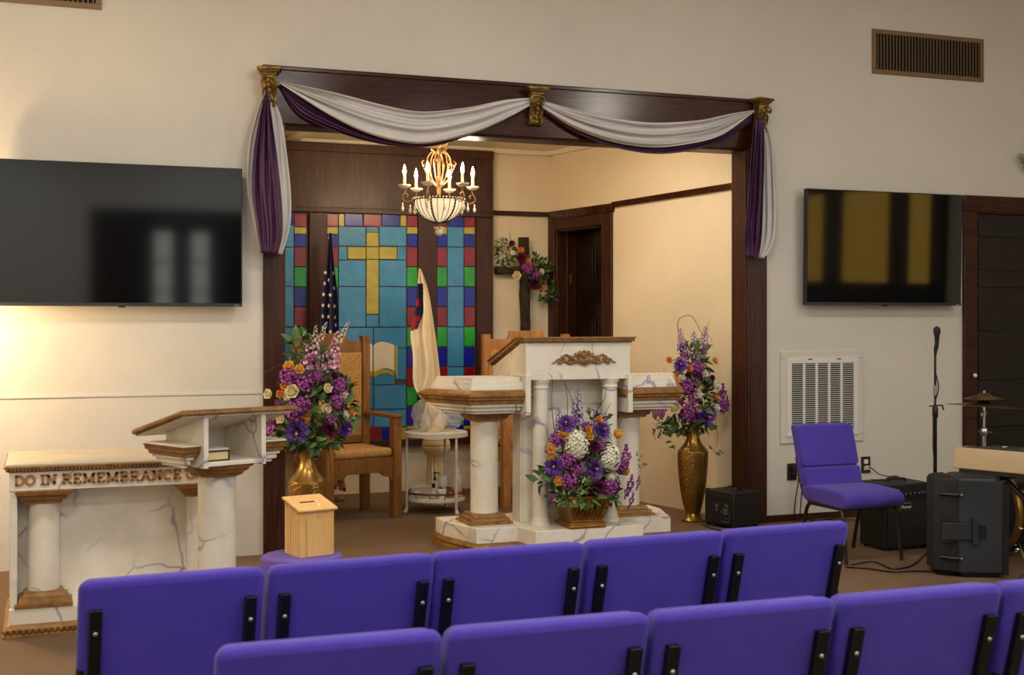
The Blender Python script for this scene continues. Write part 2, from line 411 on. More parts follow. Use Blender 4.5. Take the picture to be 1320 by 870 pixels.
rows = [(75, 150, 'r'), (155, 195, 'y'), (200, 271, 'b'), (278, 392, 'r'), (398, 515, 'g'), (520, 635, 'b'), (641, 755, 'r'), (762, 878, 'g'),
        (884, 1000, 'b'), (1005, 1119, 'r'), (1126, 1238, 'g'), (1244, 1356, 'b'), (1362, 1382, 'y'), (1386, 1450, 'r')]
KEYS = list(GL)
class Win:
    def __init__(s, x0, x1): s.m = MB(); s.m.cur = KEYS.index('k'); s.m.box(x0, x1, GY + .012, GY + .03, zb, zw)
    def pane(s, x0, x1, y0, y1, k, dy=0):
        pts = [at(U(a), V(b), GY) for a, b in ((x0, y1), (x1, y1), (x1, y0), (x0, y0))]
        zs = sorted(p.z for p in pts); xa, xb = min(p.x for p in pts), max(p.x for p in pts)
        za, zc_ = (pts[0].z + pts[1].z) / 2, (pts[2].z + pts[3].z) / 2
        s.m.cur = KEYS.index(k); s.m.box(xa, xb, GY - dy, GY + .014, za, zc_)
    def poly(s, pts, k, dy):
        P = [at(u, v, GY) for u, v in pts]; s.m.cur = KEYS.index(k); s.m.prism([(p.x, p.z) for p in P], GY - dy, GY + .012)
def bars(w, cols, top=None):
    for x0, x1 in cols:
        for y0, y1, k in rows: w.pane(x0, x1, y0, y1, k)
w = Win(w1a, w1b)
bars(w, [(93, 163), (-60, -2)])
for y0, y1 in ((75, 138),): w.pane(4, 88, y0, y1, 'b')
for y0, y1 in ((143, 272), (278, 512), (517, 758), (764, 1000), (1006, 1238), (1244, 1356)): w.pane(4, 88, y0, y1, 't')
w.pane(4, 88, 1362, 1450, 'b')
st(w.m.build('window_1', [GL[k] for k in KEYS], bevel=.002))
w = Win(w3a, w3b)
bars(w, [(960, 1018), (1125, 1188)])
w.pane(1024, 1118, 82, 150, 'b')
for y0, y1 in ((155, 272), (278, 512), (517, 758), (764, 1000), (1006, 1238), (1244, 1356)): w.pane(1024, 1119, y0, y1, 't')
w.pane(1024, 1118, 1362, 1450, 'b')
st(w.m.build('window_3', [GL[k] for k in KEYS], bevel=.002))
w = Win(w2a, w2b)
bars(w, [(290, 356), (777, 840)])
for ya, yb in ((74, 148), (1372, 1450)):
    for x0, x1, k in ((362, 394, 'y'), (400, 506, 'b'), (513, 618, 'r'), (625, 730, 'b'), (737, 771, 'y')): w.pane(x0, x1, ya, yb, k)
for a in [(362, 524, 153, 268), (530, 603, 153, 184), (609, 770, 153, 268), (362, 411, 274, 352), (719, 770, 274, 352), (362, 524, 357, 513), (609, 770, 357, 513),
          (362, 524, 519, 760), (609, 770, 519, 760), (530, 603, 688, 760), (362, 569, 767, 1110), (576, 770, 767, 888), (576, 700, 888, 1110), (705, 770, 893, 1080),
          (362, 569, 1115, 1258), (576, 770, 1115, 1258), (362, 569, 1264, 1366), (576, 770, 1264, 1366)]: w.pane(*a, 't')
for a in [(530, 603, 188, 271), (530, 603, 276, 348), (416, 525, 276, 348), (608, 714, 276, 348), (530, 603, 353, 682)]: w.pane(*a, 'y', .003)
# the open book in the glass
UC, VC = (lambda x: 360 + x / 4.579), (lambda y: 410 + y / 4.579)
def arc(x0, x1, y, lift, n=8): return [(UC(x0 + (x1 - x0) * i / n), VC(y - lift * sin(pi * (i / n) ** .8))) for i in range(n + 1)]
for (x0, x1, sgn) in ((556, 678, 1), (550, 428, -1)):
    w.poly(arc(x0, x1, 160, 20) + arc(x1, x0, 318, 22), 'p', .006)
    w.poly(arc(x0, x1, 322, 22) + arc(x1, x0, 350, 22), 'y', .006)
    w.poly([(UC(x1 + 3 * sgn), VC(165)), (UC(x1 + 20 * sgn), VC(168)), (UC(x1 + 20 * sgn), VC(358)), (UC(x1 + 3 * sgn), VC(320))], 'y', .006)
    w.m.cur = KEYS.index('k')
st(w.m.build('window_2', [GL[k] for k in KEYS], bevel=.002))
# right-hand door in the front wall
dc0, dc1 = at(1240, 400, WY).x, at(1257, 400, WY).x
m = MB(); m.box(dc0, dc1, WY - .03, WY, 0, 2.40); m.box(dc0, dc1 + 1.2, WY - .031, WY, 2.40, 2.53); m.box(dc1 + 1.08, dc1 + 1.2, WY - .03, WY, 0, 2.40)
m.box(dc1, dc1 + 1.08, WY - .036, WY, 2.385, 2.40)
st(m.build('trim_8', M['wood_h'], bevel=.006))
m = MB(); m.box(dc1, dc1 + 1.08, WY - .012, WY - .001, .01, 2.385)
zz = [2.345, 2.20, 2.165, 1.93, 1.90, 1.79, 1.755, 1.44, 1.40, 1.04, 1.0, .66, .62, .2]
for i in range(0, len(zz), 2): m.box(dc1 + .02, dc1 + 1.0, WY - .022, WY - .012, zz[i + 1], zz[i])
d1 = st(m.build('door_1', M['wood_blk'], bevel=.004))
p = at(1257, 484, WY - .045); m = MB(); m.ball(p, .018); m.box(p.x - .006, p.x + .006, p.y, WY - .012, p.z - .006, p.z + .006); m.build('door_handle', M['whiteplastic'], d1)

# rear and side of the hall (seen only in the screens)
m = MB(); m.box(.75, 3.6, YB, YB + .05, 0, 3.3); st(m.build('trim_9', M['wood_blk']))
for i, x in enumerate((1.85, 2.42)):
    m = MB(); m.box(x - .13, x + .13, YB + .05, YB + .07, 1.5, 2.95); m.cur = 1
    for k in range(4): m.box(x - .14, x + .14, YB + .07, YB + .08, 1.5 + k * .48, 1.53 + k * .48)
    st(m.build('window_%d' % (4 + i), [M['daywin'], M['wood_blk']]))
m = MB(); m.box(XR - .05, XR, 3.2, 5.95, 0, 3.3); st(m.build('trim_10', M['wood_blk']))
for i, (a, b) in enumerate(((3.55, 3.88), (4.3, 5.08), (5.45, 5.75))):
    m = MB(); m.box(XR - .07, XR - .05, a, b, 1.8, 2.8); m.cur = 1; m.box(XR - .08, XR - .05, a - .04, b + .04, 2.8, 2.86); m.box(XR - .08, XR - .05, a - .04, b + .04, 1.74, 1.8)
    st(m.build('window_%d' % (6 + i), [M['amber'], M['wood_blk']]))
# ------------------------------------------------------------------ upholstered chairs
def make_chair(name, label, group, loc, rz):          # faces +Y locally
    t = thing(name, label, 'chair', loc, rz, group)
    K = math.tan(R(15))
    def bk(x, z, y):                                   # backrest space: leaning to -Y with height
        return (x, y - .215 - (z - .46) * K, z)
    m = MB(); m.prism(rrect(-.226, .226, .455, .885, .026), -.022, .03, bk); m.build('backrest', M['purple'], t, bevel=.02, seg=4)
    m = MB(); m.prism(rrect(-.222, .222, .60, .88, .03), .012, .062, bk); m.build('back_pad', M['purple'], t, bevel=.014, seg=3)
    m = MB(); m.prism(rrect(-.218, .218, .455, .597, .02), .012, .07, bk); m.build('lumbar_pad', M['purple'], t, bevel=.016, seg=3)
    m = MB()
    m.prism([(-.22, .475), (-.22, .40), (-.18, .375), (.20, .36), (.245, .375), (.262, .41), (.25, .45), (.20, .475), (0, .485), (-.15, .48)], -.225, .225, lambda a, z, y: (y, a, z))
    m.build('seat', M['purple'], t, bevel=.018, seg=3)
    for s in (-1, 1):
        m = MB(); m.prism([(s * .188 - .015, .40), (s * .188 + .015, .40), (s * .188 + .015, .815), (s * .188 - .015, .815)], -.042, -.02, bk)
        b = m.build('back_bracket', M['blackmetal'], t, bevel=.003)
        for z in (.52, .635, .755):
            m = MB(); m.ball(bk(s * .188, z, -.043), (.006, .004, .006), 8, 5); m.build('screw', M['screw'], b)
    for s in (-1, 1):
        m = MB(); m.tube(smooth_path([(s * .185, .02, .375), (s * .205, .13, .37), (s * .209, .185, .34), (s * .211, .205, .25), (s * .212, .232, .008)], 4), .0125, 8); m.build('leg', M['bronzeleg'], t)
        m = MB(); m.tube(smooth_path([(s * .19, .0, .375), (s * .21, -.10, .37), (s * .211, -.165, .34), (s * .212, -.195, .25), (s * .213, -.25, .008)], 4), .0125, 8); m.build('leg', M['bronzeleg'], t)
        m = MB(); m.tube(smooth_path([(s * .205, -.11, .36), (s * .21, -.19, .40), bk(s * .217, .50, -.012), bk(s * .217, .66, -.012)], 4), .011, 8); m.build('back_upright', M['bronzeleg'], t)
    m = MB()
    for y in (-.17, .17): m.box(-.2, .2, y - .012, y + .012, .35, .372)
    for x in (-.2, .2): m.box(x - .012, x + .012, -.17, .17, .35, .372)
    m.build('seat_frame', M['bronzeleg'], t)
    return t
far_l = ['purple church chair at the left end of the farther row, before the communion table',
         'purple church chair directly in front of the pine ballot box, second in the farther row',
         'purple church chair in the farther row in front of the left wing of the pulpit',
         'purple church chair in the farther row right of the flower planter, fourth from left',
         'purple church chair at the right end of the farther row, beside the open aisle']
near_l = ['purple church chair at the left end of the nearer row, only its top edge showing',
          'purple church chair second from left in the nearer row, below the pulpit',
          'purple church chair in the middle of the nearer row, black brackets low on its back',
          'purple church chair fourth from left in the nearer row, below the black loudspeaker',
          'purple church chair at the right end of the nearer row, cut by the edge']
ch0 = None
for i in range(5):
    f = (i + .5) / 5; loc = (.085 + 2.301 * f - .02, 3.199 + .131 * f + .345, 0)
    if ch0 is None: ch0 = make_chair('church_chair', far_l[0], 'purple chairs in the farther row', loc, R(3.5))
    else: c = copy_tree(ch0); c.location = loc; c['label'] = far_l[i]; c.rotation_euler = (0, 0, R((3.5, 3.9, 2.2, 3.4, 3.6)[i]))
for i in range(5):
    c = copy_tree(ch0); c.location = (.318 + 1.844 * (i + .5) / 4, 2.447 - .047 * (i + .5) / 4 + .345, 0); c.rotation_euler = (0, 0, R(-1 + .3 * i)); c['label'] = near_l[i]; c['group'] = 'purple chairs in the nearer row'
c = copy_tree(ch0); c.location = (4.885, 6.83, 0); c.scale = (1, 1, .945); c.rotation_euler = (0, 0, pi + R(2)); c['label'] = 'single purple chair facing the hall beneath the white wall grille'; del c['group']

# ------------------------------------------------------------------ pulpit
CAP = [(0, 0), (.012, .004), (.012, .018), (.03, .022), (.034, .042), (.052, .047), (.056, .066), (.05, .07)]
def capital(m, cx, cy, h, z, up=True, s=1.0):
    P = [(cx - h, cy - h), (cx + h, cy - h), (cx + h, cy + h), (cx - h, cy + h)]
    pr = [(o * s, z + q * s) for o, q in CAP] if up else [(o * s, z - q * s) for o, q in reversed(CAP)]
    m.mould(P, pr)
def big_column(t, cx, cy, r, z0, z1, name='column'):
    m = MB(); m.lathe([(r, z0 + .06), (r, z1 - .06)], (cx, cy), 32); c = m.build(name, M['marble'], t)
    m = MB(); capital(m, cx, cy, r + .004, z0, False) if False else m.mould([(cx - r, cy - r), (cx + r, cy - r), (cx + r, cy + r), (cx - r, cy + r)], [(.058, z0), (.058, z0 + .016), (.042, z0 + .022), (.038, z0 + .04), (.022, z0 + .046), (.016, z0 + .062), (.0, z0 + .068)])
    m.build('column_base', M['bronze'], c)
    m = MB(); capital(m, cx, cy, r, z1 - .072, True); m.build('capital', M['bronze'], c)
    return c
pul = thing('pulpit', 'wide marble painted pulpit with gold trim and two side wings', 'pulpit', (3.335, 7.65, 0))
base = [(-.70, .03), (-.42, .03), (-.38, -.2), (.38, -.2), (.42, .03), (.70, .03), (.82, .42), (.82, .60), (-.80, .60), (-.80, .42)]
m = MB(); m.mould(base, [(.0, .08), (.0, .18)]); m.build('plinth', M['marble'], pul, bevel=.004)
m = MB(); m.mould(base, [(.02, 0), (.02, .03), (.012, .04), (.022, .055), (.012, .075), (0, .081)]); m.build('plinth_moulding', M['bronze'], pul)
m = MB(); m.box(-.33, .33, .17, .31, .18, 1.13); m.box(-.345, -.33, .165, .32, .18, 1.0); m.box(.33, .345, .165, .32, .18, 1.0); m.build('body', M['marble'], pul, bevel=.004)
for s in (-1, 1):
    m = MB(); x = s * .25
    m.lathe([(.066, .18), (.066, .196), (.06, .205), (.062, .212), (.054, .222), (.052, .24), (.051, 1.07), (.056, 1.075), (.056, 1.085), (.052, 1.09), (.054, 1.105), (.066, 1.12), (.068, 1.135)], (x, .05), 28)
    m.build('small_column', M['marble'], pul)
    big_column(pul, -.56 if s < 0 else .485, .28, .092, .18, .925, 'wing_column')
    P = [(-.74, .02), (-.372, .02), (-.372, .40), (-.90, .40)] if s < 0 else [(.372, .02), (.74, .02), (.94, .40), (.372, .40)]
    m = MB(); m.mould(P, [(-.045, .915), (-.045, .925), (-.02, .935), (-.02, .95), (0, .96), (0, .985)])
    m.mould(P, [(.0, 1.06), (-.002, 1.09), (-.012, 1.094), (-.014, 1.122), (-.024, 1.126), (-.026, 1.150)]); m.build('wing_top', M['marble'], pul)
    m = MB(); m.mould(P, [(.006, .978), (.02, .984), (.022, 1.0), (.034, 1.008), (.036, 1.022), (.046, 1.03), (.046, 1.042), (.03, 1.056), (.014, 1.066), (.0, 1.07)]); m.build('wing_moulding', M['bronze'], pul)
    m = MB(); m.box(s * .366 - .018, s * .366 + .018, -.035, .4, .905, 1.165); m.build('wing_bracket', M['marble'], pul, bevel=.003)
# desk: front board, slanting top
zf, zbk = 1.375, 1.205
m = MB()
side = [(-.01, 1.13), (.62, 1.13), (.62, zbk), (.09, zf - .005), (-.01, zf)]
m.prism(side, -.375, .375, lambda a, z, y: (y, a, z)); m.build('desk', M['marble'], pul, bevel=.004)
m = MB()
for k, (o, za, zb_) in enumerate(((.0, 0, .014), (.012, .012, .03), (.022, .028, .036))):
    m.prism([(-.02 - o, zf + za), (.09, zf + za), (.64 + o, zbk + za), (.64 + o, zbk + zb_), (.09, zf + zb_), (-.02 - o, zf + zb_)], -.385 - o, .385 + o, lambda a, z, y: (y, a, z))
for i in range(52):
    x = -.39 + .78 * i / 51; m.ball((x, -.035, zf + .012), (.006, .006, .009), 6, 4)
for i in range(40):
    f = i / 39; y = .09 + .55 * f; z = zf + (zbk - zf) * f
    m.ball((-.40, y, z + .012), (.006, .006, .009), 6, 4); m.ball((.40, y, z + .012), (.006, .006, .009), 6, 4)
m.build('desk_moulding', M['bronze'], pul)
# carved scroll ornament on the front board
m = MB(); oy, ox, oz = -.014, .035, 1.262
for s in (-1, 1):
    def q(pts): return smooth_path([(ox + s * a * 1.12, oy - .006, oz + b * 1.2) for a, b in pts], 5)
    m.tube(q([(0, -.028), (.05, -.012), (.09, -.022), (.13, -.006), (.165, .004), (.185, -.012), (.205, -.018)]), [.009 - .00018 * i for i in range(31)], 6)
    m.tube(q([(.02, -.01), (.045, .02), (.07, .012), (.06, -.006), (.048, .0)]), .007, 6)
    m.tube(q([(.075, -.01), (.105, .024), (.13, .022), (.128, .004), (.115, .006)]), .0065, 6)
    m.tube(q([(.13, -.006), (.15, -.02), (.165, -.018), (.16, -.006)]), .006, 6)
    for a, b, r_ in ((.028, .034, .014), (.055, .026, .011), (.085, .012, .012), (.1, -.002, .009), (.145, .014, .009), (.03, -.006, .011), (.065, -.014, .009)):
        m.ball((ox + s * a * 1.1, oy - .004, oz + b * 1.2), (r_ * 1.1, .008, r_ * 1.35), 8, 6)
m.ball((ox, oy - .004, oz + .03), (.026, .01, .024), 10, 6); m.ball((ox, oy - .004, oz - .012), (.022, .01, .02), 10, 6); m.ball((ox, oy - .004, oz + .052), (.014, .008, .01), 8, 6)
m.build('carved_ornament', M['bronze'], pul)

# ------------------------------------------------------------------ communion table with lettering
tab = thing('communion_table', 'marble painted communion table lettered in bronze along its front', 'table', (.40, 6.85, 0))
hw = .553
P4 = lambda h, a, b: [(-h, a), (h, a), (h, b), (-h, b)]
m = MB(); m.mould(P4(hw - .02, -.36, .33), [(0, .055), (0, .135)]); m.build('plinth', M['marble'], tab, bevel=.004)
m = MB(); m.mould(P4(hw - .02, -.36, .33), [(.03, 0), (.03, .012), (.018, .02), (.026, .04), (.012, .052), (0, .06)])
for i in range(40): m.ball((-hw + 1.1 * i / 39, -.385, .03), (.011, .008, .012), 6, 4)
m.build('plinth_moulding', M['bronze'], tab)
m = MB(); m.box(-.50, .50, -.18, -.14, .135, .70); m.build('back_panel', M['marble'], tab)
for s in (-1, 1):
    m = MB(); m.box(s * .515 - .018, s * .515 + .018, -.33, .30, .135, .70); m.build('side_panel', M['marble'], tab, bevel=.004)
    big_column(tab, s * .378, -.235, .074, .135, .70)
m = MB(); m.box(-hw + .02, hw - .02, -.335, .31, .695, .79); m.build('fascia', M['marble'], tab, bevel=.003)
m = MB(); m.mould(P4(hw - .02, -.335, .31), [(.0, .785), (.012, .79), (.016, .803), (.024, .806), (.024, .815), (.0, .816)])
for i in range(64): m.ball((-hw + .01 + (2 * hw - .02) * i / 63, -.353, .798), (.008, .006, .007), 6, 4)
m.build('top_moulding', M['bronze'], tab)
m = MB(); m.mould(P4(hw - .005, -.352, .325), [(0, .814), (0, .822), (-.006, .826)]); m.build('tabletop', M['tabletop'], tab)
def A_(cx, cy, rx, ry, a0, a1, n=12): return [(cx + rx * cos(R(a0 + (a1 - a0) * i / n)), cy + ry * sin(R(a0 + (a1 - a0) * i / n))) for i in range(n + 1)]
def sf(x, y, w=.2): return [(x - w, y), (x + w, y)]
GLY = {'I': (.44, [[(.22, .05), (.22, .95)]], [sf(.22, .06), sf(.22, .94)]),
       'D': (.86, [[(.2, .05), (.2, .95)], [(.1, .93), (.42, .93)] + A_(.42, .5, .32, .43, 90, -90) + [(.1, .07)]], []),
       'O': (.9, [A_(.45, .5, .34, .42, 0, 360, 24)], []),
       'N': (.96, [[(.2, .05), (.2, .95)], [(.2, .92), (.74, .08)], [(.74, .05), (.74, .95)]], [sf(.16, .06, .16), sf(.12, .94, .12), sf(.76, .94, .17)]),
       'R': (.9, [[(.2, .05), (.2, .95)], [(.08, .93), (.46, .93)] + A_(.46, .7, .24, .23, 90, -90) + [(.2, .47)], [(.42, .47), (.74, .07)]], [sf(.2, .06, .17), sf(.78, .06, .13)]),
       'E': (.8, [[(.2, .05), (.2, .95)], [(.08, .93), (.68, .93)], [(.2, .5), (.5, .5)], [(.08, .07), (.7, .07)]], [[(.66, .93), (.66, .72)], [(.68, .07), (.68, .3)], [(.5, .6), (.5, .4)]]),
       'M': (1.14, [[(.2, .05), (.2, .95)], [(.2, .92), (.56, .12)], [(.92, .92), (.56, .12)], [(.92, .05), (.92, .95)]], [sf(.17, .06, .15), sf(.95, .06, .16), sf(.12, .94, .1), sf(1.0, .94, .1)]),
       'B': (.86, [[(.2, .05), (.2, .95)], [(.08, .93), (.42, .93)] + A_(.42, .72, .22, .21, 90, -90) + [(.2, .51)], [(.42, .51)] + A_(.44, .29, .26, .22, 90, -90) + [(.08, .07)]], []),
       'A': (.96, [[(.14, .06), (.47, .94)], [(.47, .94), (.82, .06)], [(.26, .33), (.68, .33)]], [sf(.14, .06, .13), sf(.82, .06, .15)]),
       'C': (.86, [A_(.46, .5, .34, .42, 50, 310, 20)], [[(.69, .62), (.69, .9)]]),
       'F': (.76, [[(.2, .05), (.2, .95)], [(.08, .93), (.68, .93)], [(.2, .5), (.5, .5)]], [sf(.2, .06, .18), [(.66, .93), (.66, .72)], [(.5, .6), (.5, .4)]]), ' ': (.34, [], [])}
def lettering(m, s, x, z, y, h, width):
    tot = sum(GLY[c][0] for c in s); k = width / tot
    def stroke(pts, wd):
        P = [Vector((a, b)) for a, b in pts]; Lr, Rr = [], []
        for i, p in enumerate(P):
            d = (P[min(i + 1, len(P) - 1)] - P[max(i - 1, 0)]).normalized(); nn = Vector((-d.y, d.x)) * wd / 2
            Lr.append(p + nn); Rr.append(p - nn)
        W = lambda p, yy: (x + p.x * k, yy, z + p.y * h)
        m.loft([[W(a, y), W(b, y), W(b, y + .008), W(a, y + .008)] for a, b in zip(Lr, Rr)])
    for ch in s:
        g = GLY[ch]
        for p in g[1]: stroke(p, .235)
        for p in g[2]: stroke(p, .145)
        x += g[0] * k
m = MB(); lettering(m, 'DO IN REMEMBRANCE OF ME', -.512, .722, -.342, .05, 1.024); m.build('lettering', M['letters'], tab, sharp=20)

# ------------------------------------------------------------------ small lectern, open towards the hall
lec = thing('lectern', 'marble painted lectern on one column with an open shelf', 'lectern', (.785, 6.05, 0), R(21))
m = MB(); m.mould(P4(.19, -.19, .19), [(0, .05), (0, .13)]); m.build('plinth', M['marble'], lec, bevel=.004)
m = MB(); m.mould(P4(.19, -.19, .19), [(.02, 0), (.02, .03), (.0, .052)]); m.build('plinth_moulding', M['bronze'], lec)
m = MB(); m.lathe([(.088, .19), (.088, .81)], n=32); m.build('column', M['marble'], lec)
m = MB(); m.mould(P4(.088, -.088, .088), [(.055, .13), (.055, .146), (.035, .155), (.03, .175), (.01, .185), (0, .2)]); m.build('column_base', M['bronze'], lec)
m = MB(); m.mould([(-.05, -.105), (.05, -.105), (.105, -.05), (.105, .05), (.05, .105), (-.05, .105), (-.105, .05), (-.105, -.05)], [(-.01, .79), (.004, .794), (.008, .808), (.028, .812), (.032, .828), (.05, .832), (.054, .852)]); m.build('capital', M['bronze'], lec)
m = MB(); m.box(-.155, .155, -.175, .21, .852, .872); m.build('shelf', M['marble'], lec, bevel=.003)
def slope(y): return 1.085 - (y + .2) / .47 * .115
for s in (-1, 1):
    m = MB(); m.prism([(-.175, .845), (.2, .845), (.2, slope(.2)), (-.175, slope(-.175))], s * .148 - .012, s * .148 + .012, lambda a, z, y: (y, a, z)); m.build('side_panel', M['marble'], lec, bevel=.002)
    Pw = [(-.225, -.12), (-.18, -.12), (-.18, .15), (-.252, .15)] if s < 0 else [(.18, -.12), (.268, -.12), (.282, .15), (.18, .15)]
    m = MB(); m.mould(Pw, [(-.03, .845), (-.03, .855), (-.012, .862), (-.012, .88), (0, .885), (0, .9)]); m.mould(Pw, [(.022, .945), (.022, .952), (.0, .955)]); m.build('wing_top', M['marble'], lec)
    m = MB(); m.mould(Pw, [(0, .895), (.012, .9), (.014, .915), (.024, .92), (.026, .938), (.032, .945)]); m.build('wing_moulding', M['bronze'], lec)
m = MB(); m.box(-.035, .137, .182, .197, .872, slope(.2) + .006); m.build('back_panel', M['marble'], lec)
m = MB(); m.prism([(-.2, 1.085), (.27, .97), (.27, .992), (-.2, 1.107)], -.275, .29, lambda a, z, y: (y, a, z)); m.build('top', M['marble'], lec)
m = MB()
for o, za, zb_ in ((.0, .004, .014), (.012, .012, .026), (.008, .026, .032)):
    ring = lambda e: [(-.2 - e, 1.085 + za), (.27 + e, .97 + za), (.27 + e, .97 + zb_), (-.2 - e, 1.085 + zb_)]
    m.prism(ring(o + .004), -.279 - o, .294 + o, lambda a, z, y: (y, a, z))
for i in range(30): m.ball((-.28 + .58 * i / 29, -.212, 1.102), (.010, .008, .009), 6, 4)
for i in range(24):
    f = i / 23
    for x in (-.289, .304): m.ball((x, -.2 + .47 * f, 1.102 - .115 * f), (.008, .010, .009), 6, 4)
m.build('top_moulding', M['bronze'], lec)
lM = Matrix.Translation((.785, 6.05, 0)) @ Matrix.Rotation(R(21), 4, 'Z')
def onlec(x, y, z): return lM @ Vector((x, y, z))
b = thing('hymn_book', 'black covered hymn book lying on the lectern shelf', 'book', onlec(-.068, -.10, .872), R(22)); b.scale = (.84, .84, 1)
m = MB(); m.box(-.064, .062, -.045, .085, .005, .043); m.build('pages', M['paper'], b, bevel=.004)
m = MB(); m.box(-.068, .068, -.05, .09, 0, .005); m.box(-.068, .068, -.05, .09, .043, .049); m.box(.062, .068, -.05, .09, .003, .046); m.build('cover', M['book'], b, bevel=.002)
b = thing('pamphlet', 'thin white pamphlet on top of the hymn book', 'booklet', onlec(-.066, -.09, .9215), R(20)); b.scale = (.84, .84, 1)
m = MB(); m.box(-.065, .065, -.05, .07, 0, .006); m.build('pages', M['whiteplastic'], b)
m = MB(); m.box(-.066, .066, -.052, .072, .006, .008); m.build('cover', M['marble'], b)

# ------------------------------------------------------------------ ballot box on a purple draped stool
sp = on_z(391, 700, .50); sp = Vector((1.08, 5.26, 0))
bx = on_z(404, 718, .485)
stl = thing('draped_stool', 'round stool under a purple cloth carrying the pine box', 'stool', (bx.x - .035, bx.y + .08, 0))
m = MB(); n = 48
rg = []
for r_, z in ((.0, .484), (.12, .484), (.17, .483), (.178, .475), (.187, .44), (.2, .3), (.215, .1), (.22, .03)):
    rg.append([((r_ + (.012 * max(0, (.49 - z)) / .4) * sin(9 * 2 * pi * j / n)) * cos(2 * pi * j / n), (r_ + (.012 * max(0, .49 - z) / .4) * sin(9 * 2 * pi * j / n)) * sin(2 * pi * j / n), z) for j in range(n)])
m.loft(rg, (False, False)); m.build('cloth', M['purple_cloth'], stl)
m = MB(); m.lathe([(.18, .445), (.18, .475)]); m.build('seat', M['oak_dark'], stl)
for k in range(4):
    m = MB(); m.tube([(.13 * cos(k * pi / 2 + .78), .13 * sin(k * pi / 2 + .78), .445), (.16 * cos(k * pi / 2 + .78), .16 * sin(k * pi / 2 + .78), 0)], .014); m.build('leg', M['oak_dark'], stl)
bal = thing('ballot_box', 'pine ballot box with a slotted sloping lid', 'box', (bx.x, bx.y + .09, .485), R(14))
m = MB()
m.prism([(-.078, 0), (.078, 0), (.078, .235), (-.078, .2)], -.082, .082, lambda a, z, y: (y, a, z))
for i in range(5): m.box(-.0835, -.082, -.065 + i * .027, -.063 + i * .027, .005, .2)
m.build('body', M['pine'], bal, bevel=.002)
m = MB(); m.box(-.05, .07, -.0835, -.078, .0, .16); m.build('front_panel', M['pine'], bal, bevel=.002)
m = MB(); m.prism([(-.095, .198), (.085, .238), (.085, .25), (-.095, .21)], -.094, .094, lambda a, z, y: (y, a, z)); lid = m.build('lid', M['pine'], bal, bevel=.004)
m = MB(); m.prism([(-.012, .2285), (-.004, .2305), (-.004, .2325), (-.012, .2305)], -.05, .02, lambda a, z, y: (y, a, z)); m.build('slot', M['ventdark'], lid)
m = MB(); m.lathe([(.008, .215), (.009, .222), (.006, .226), (0, .227)], (.02, -.055), 14); m.build('knob', M['crystal'], lid)

# ------------------------------------------------------------------ clergy armchairs
def clergy(label, loc, rz, w, dpt, wood_, hb=1.40, high=.02):        # faces -Y, origin centre of seat on floor
    t = thing('clergy_armchair', label, 'chair', loc, rz, 'oak clergy armchairs in the alcove')
    hw_ = w / 2; yf, yb = -dpt / 2, dpt / 2
    def post(x, y, z0, z1, a, nm):
        m = MB(); m.box(x - a, x + a, y - a, y + a, z0, z1); o = m.build(nm, wood_, t, bevel=.004)
        m = MB()
        for k in (-1, 0, 1): m.box(x + k * a * .5 - a * .13, x + k * a * .5 + a * .13, y - a - .004, y - a + .001, max(z0 + .1, .33 if nm == 'leg' else .5), z1 - .06)
        m.build('fluting', M['oak'], o, bevel=.002)
    for s in (-1, 1):
        post(s * (hw_ - .035), yf + .035, 0, .77, .036, 'leg')
        m = MB(); m.box(s * (hw_ - .035) - .033, s * (hw_ - .035) + .033, yb - .066, yb, 0, .5); m.build('leg', wood_, t, bevel=.004)
        post(s * (hw_ - .035), yb - .033, .5, hb, .033, 'back_post')
        m = MB(); m.box(s * (hw_ - .035) - .04, s * (hw_ - .035) + .04, yf - .01, yb - .06, .77, .80); m.build('armrest', wood_, t, bevel=.008)
    m = MB(); m.box(-hw_ + .06, hw_ - .06, yf + .01, yf + .035, .36, .475)
    for s in (-1, 1):
        m.prism([(s * (hw_ - .071), .36), (s * (hw_ - .19), .36), (s * (hw_ - .15), .33), (s * (hw_ - .1), .32), (s * (hw_ - .09), .29), (s * (hw_ - .071), .29)], yf + .012, yf + .033)
        m.box(s * (hw_ - .04) - .014, s * (hw_ - .04) + .014, yf + .06, yb - .06, .36, .475)
    m.box(-hw_ + .06, hw_ - .06, yb - .04, yb - .015, .36, .475); m.build('seat_rail', wood_, t, bevel=.003)
    m = MB(); m.box(-hw_ + .075, hw_ - .075, yf + .005, yb - .07, .475, .545); m.build('seat_cushion', M['tapestry'], t, bevel=.028, seg=4)
    m = MB(); m.box(-hw_ + .068, hw_ - .068, yb - .055, yb - .02, .60, hb - .13); m.build('back_panel', M['tapestry'], t, bevel=.012, seg=3)
    m = MB(); a = hw_ - .068
    m.prism([(-a, hb - .14), (a, hb - .14), (a, hb - .04), (a * .52, hb - .04), (a * .45, hb + high), (-a * .45, hb + high), (-a * .52, hb - .04), (-a, hb - .04)], yb - .052, yb - .016)
    m.build('crest_rail', wood_, t, bevel=.004)
    m = MB(); m.box(-a, a, yb - .052, yb - .016, .55, .61); m.build('lower_rail', wood_, t, bevel=.004)
    return t
R15 = R(15)
clergy('oak clergy armchair with gold tapestry back, left of the white side table', (2.235, 9.60, 0), R15, .65, .56, M['oak_dark'])
clergy('wide oak clergy armchair standing behind the pulpit', (3.92, 9.87, 0), 0, .80, .56, M['oak'], 1.405, .03)
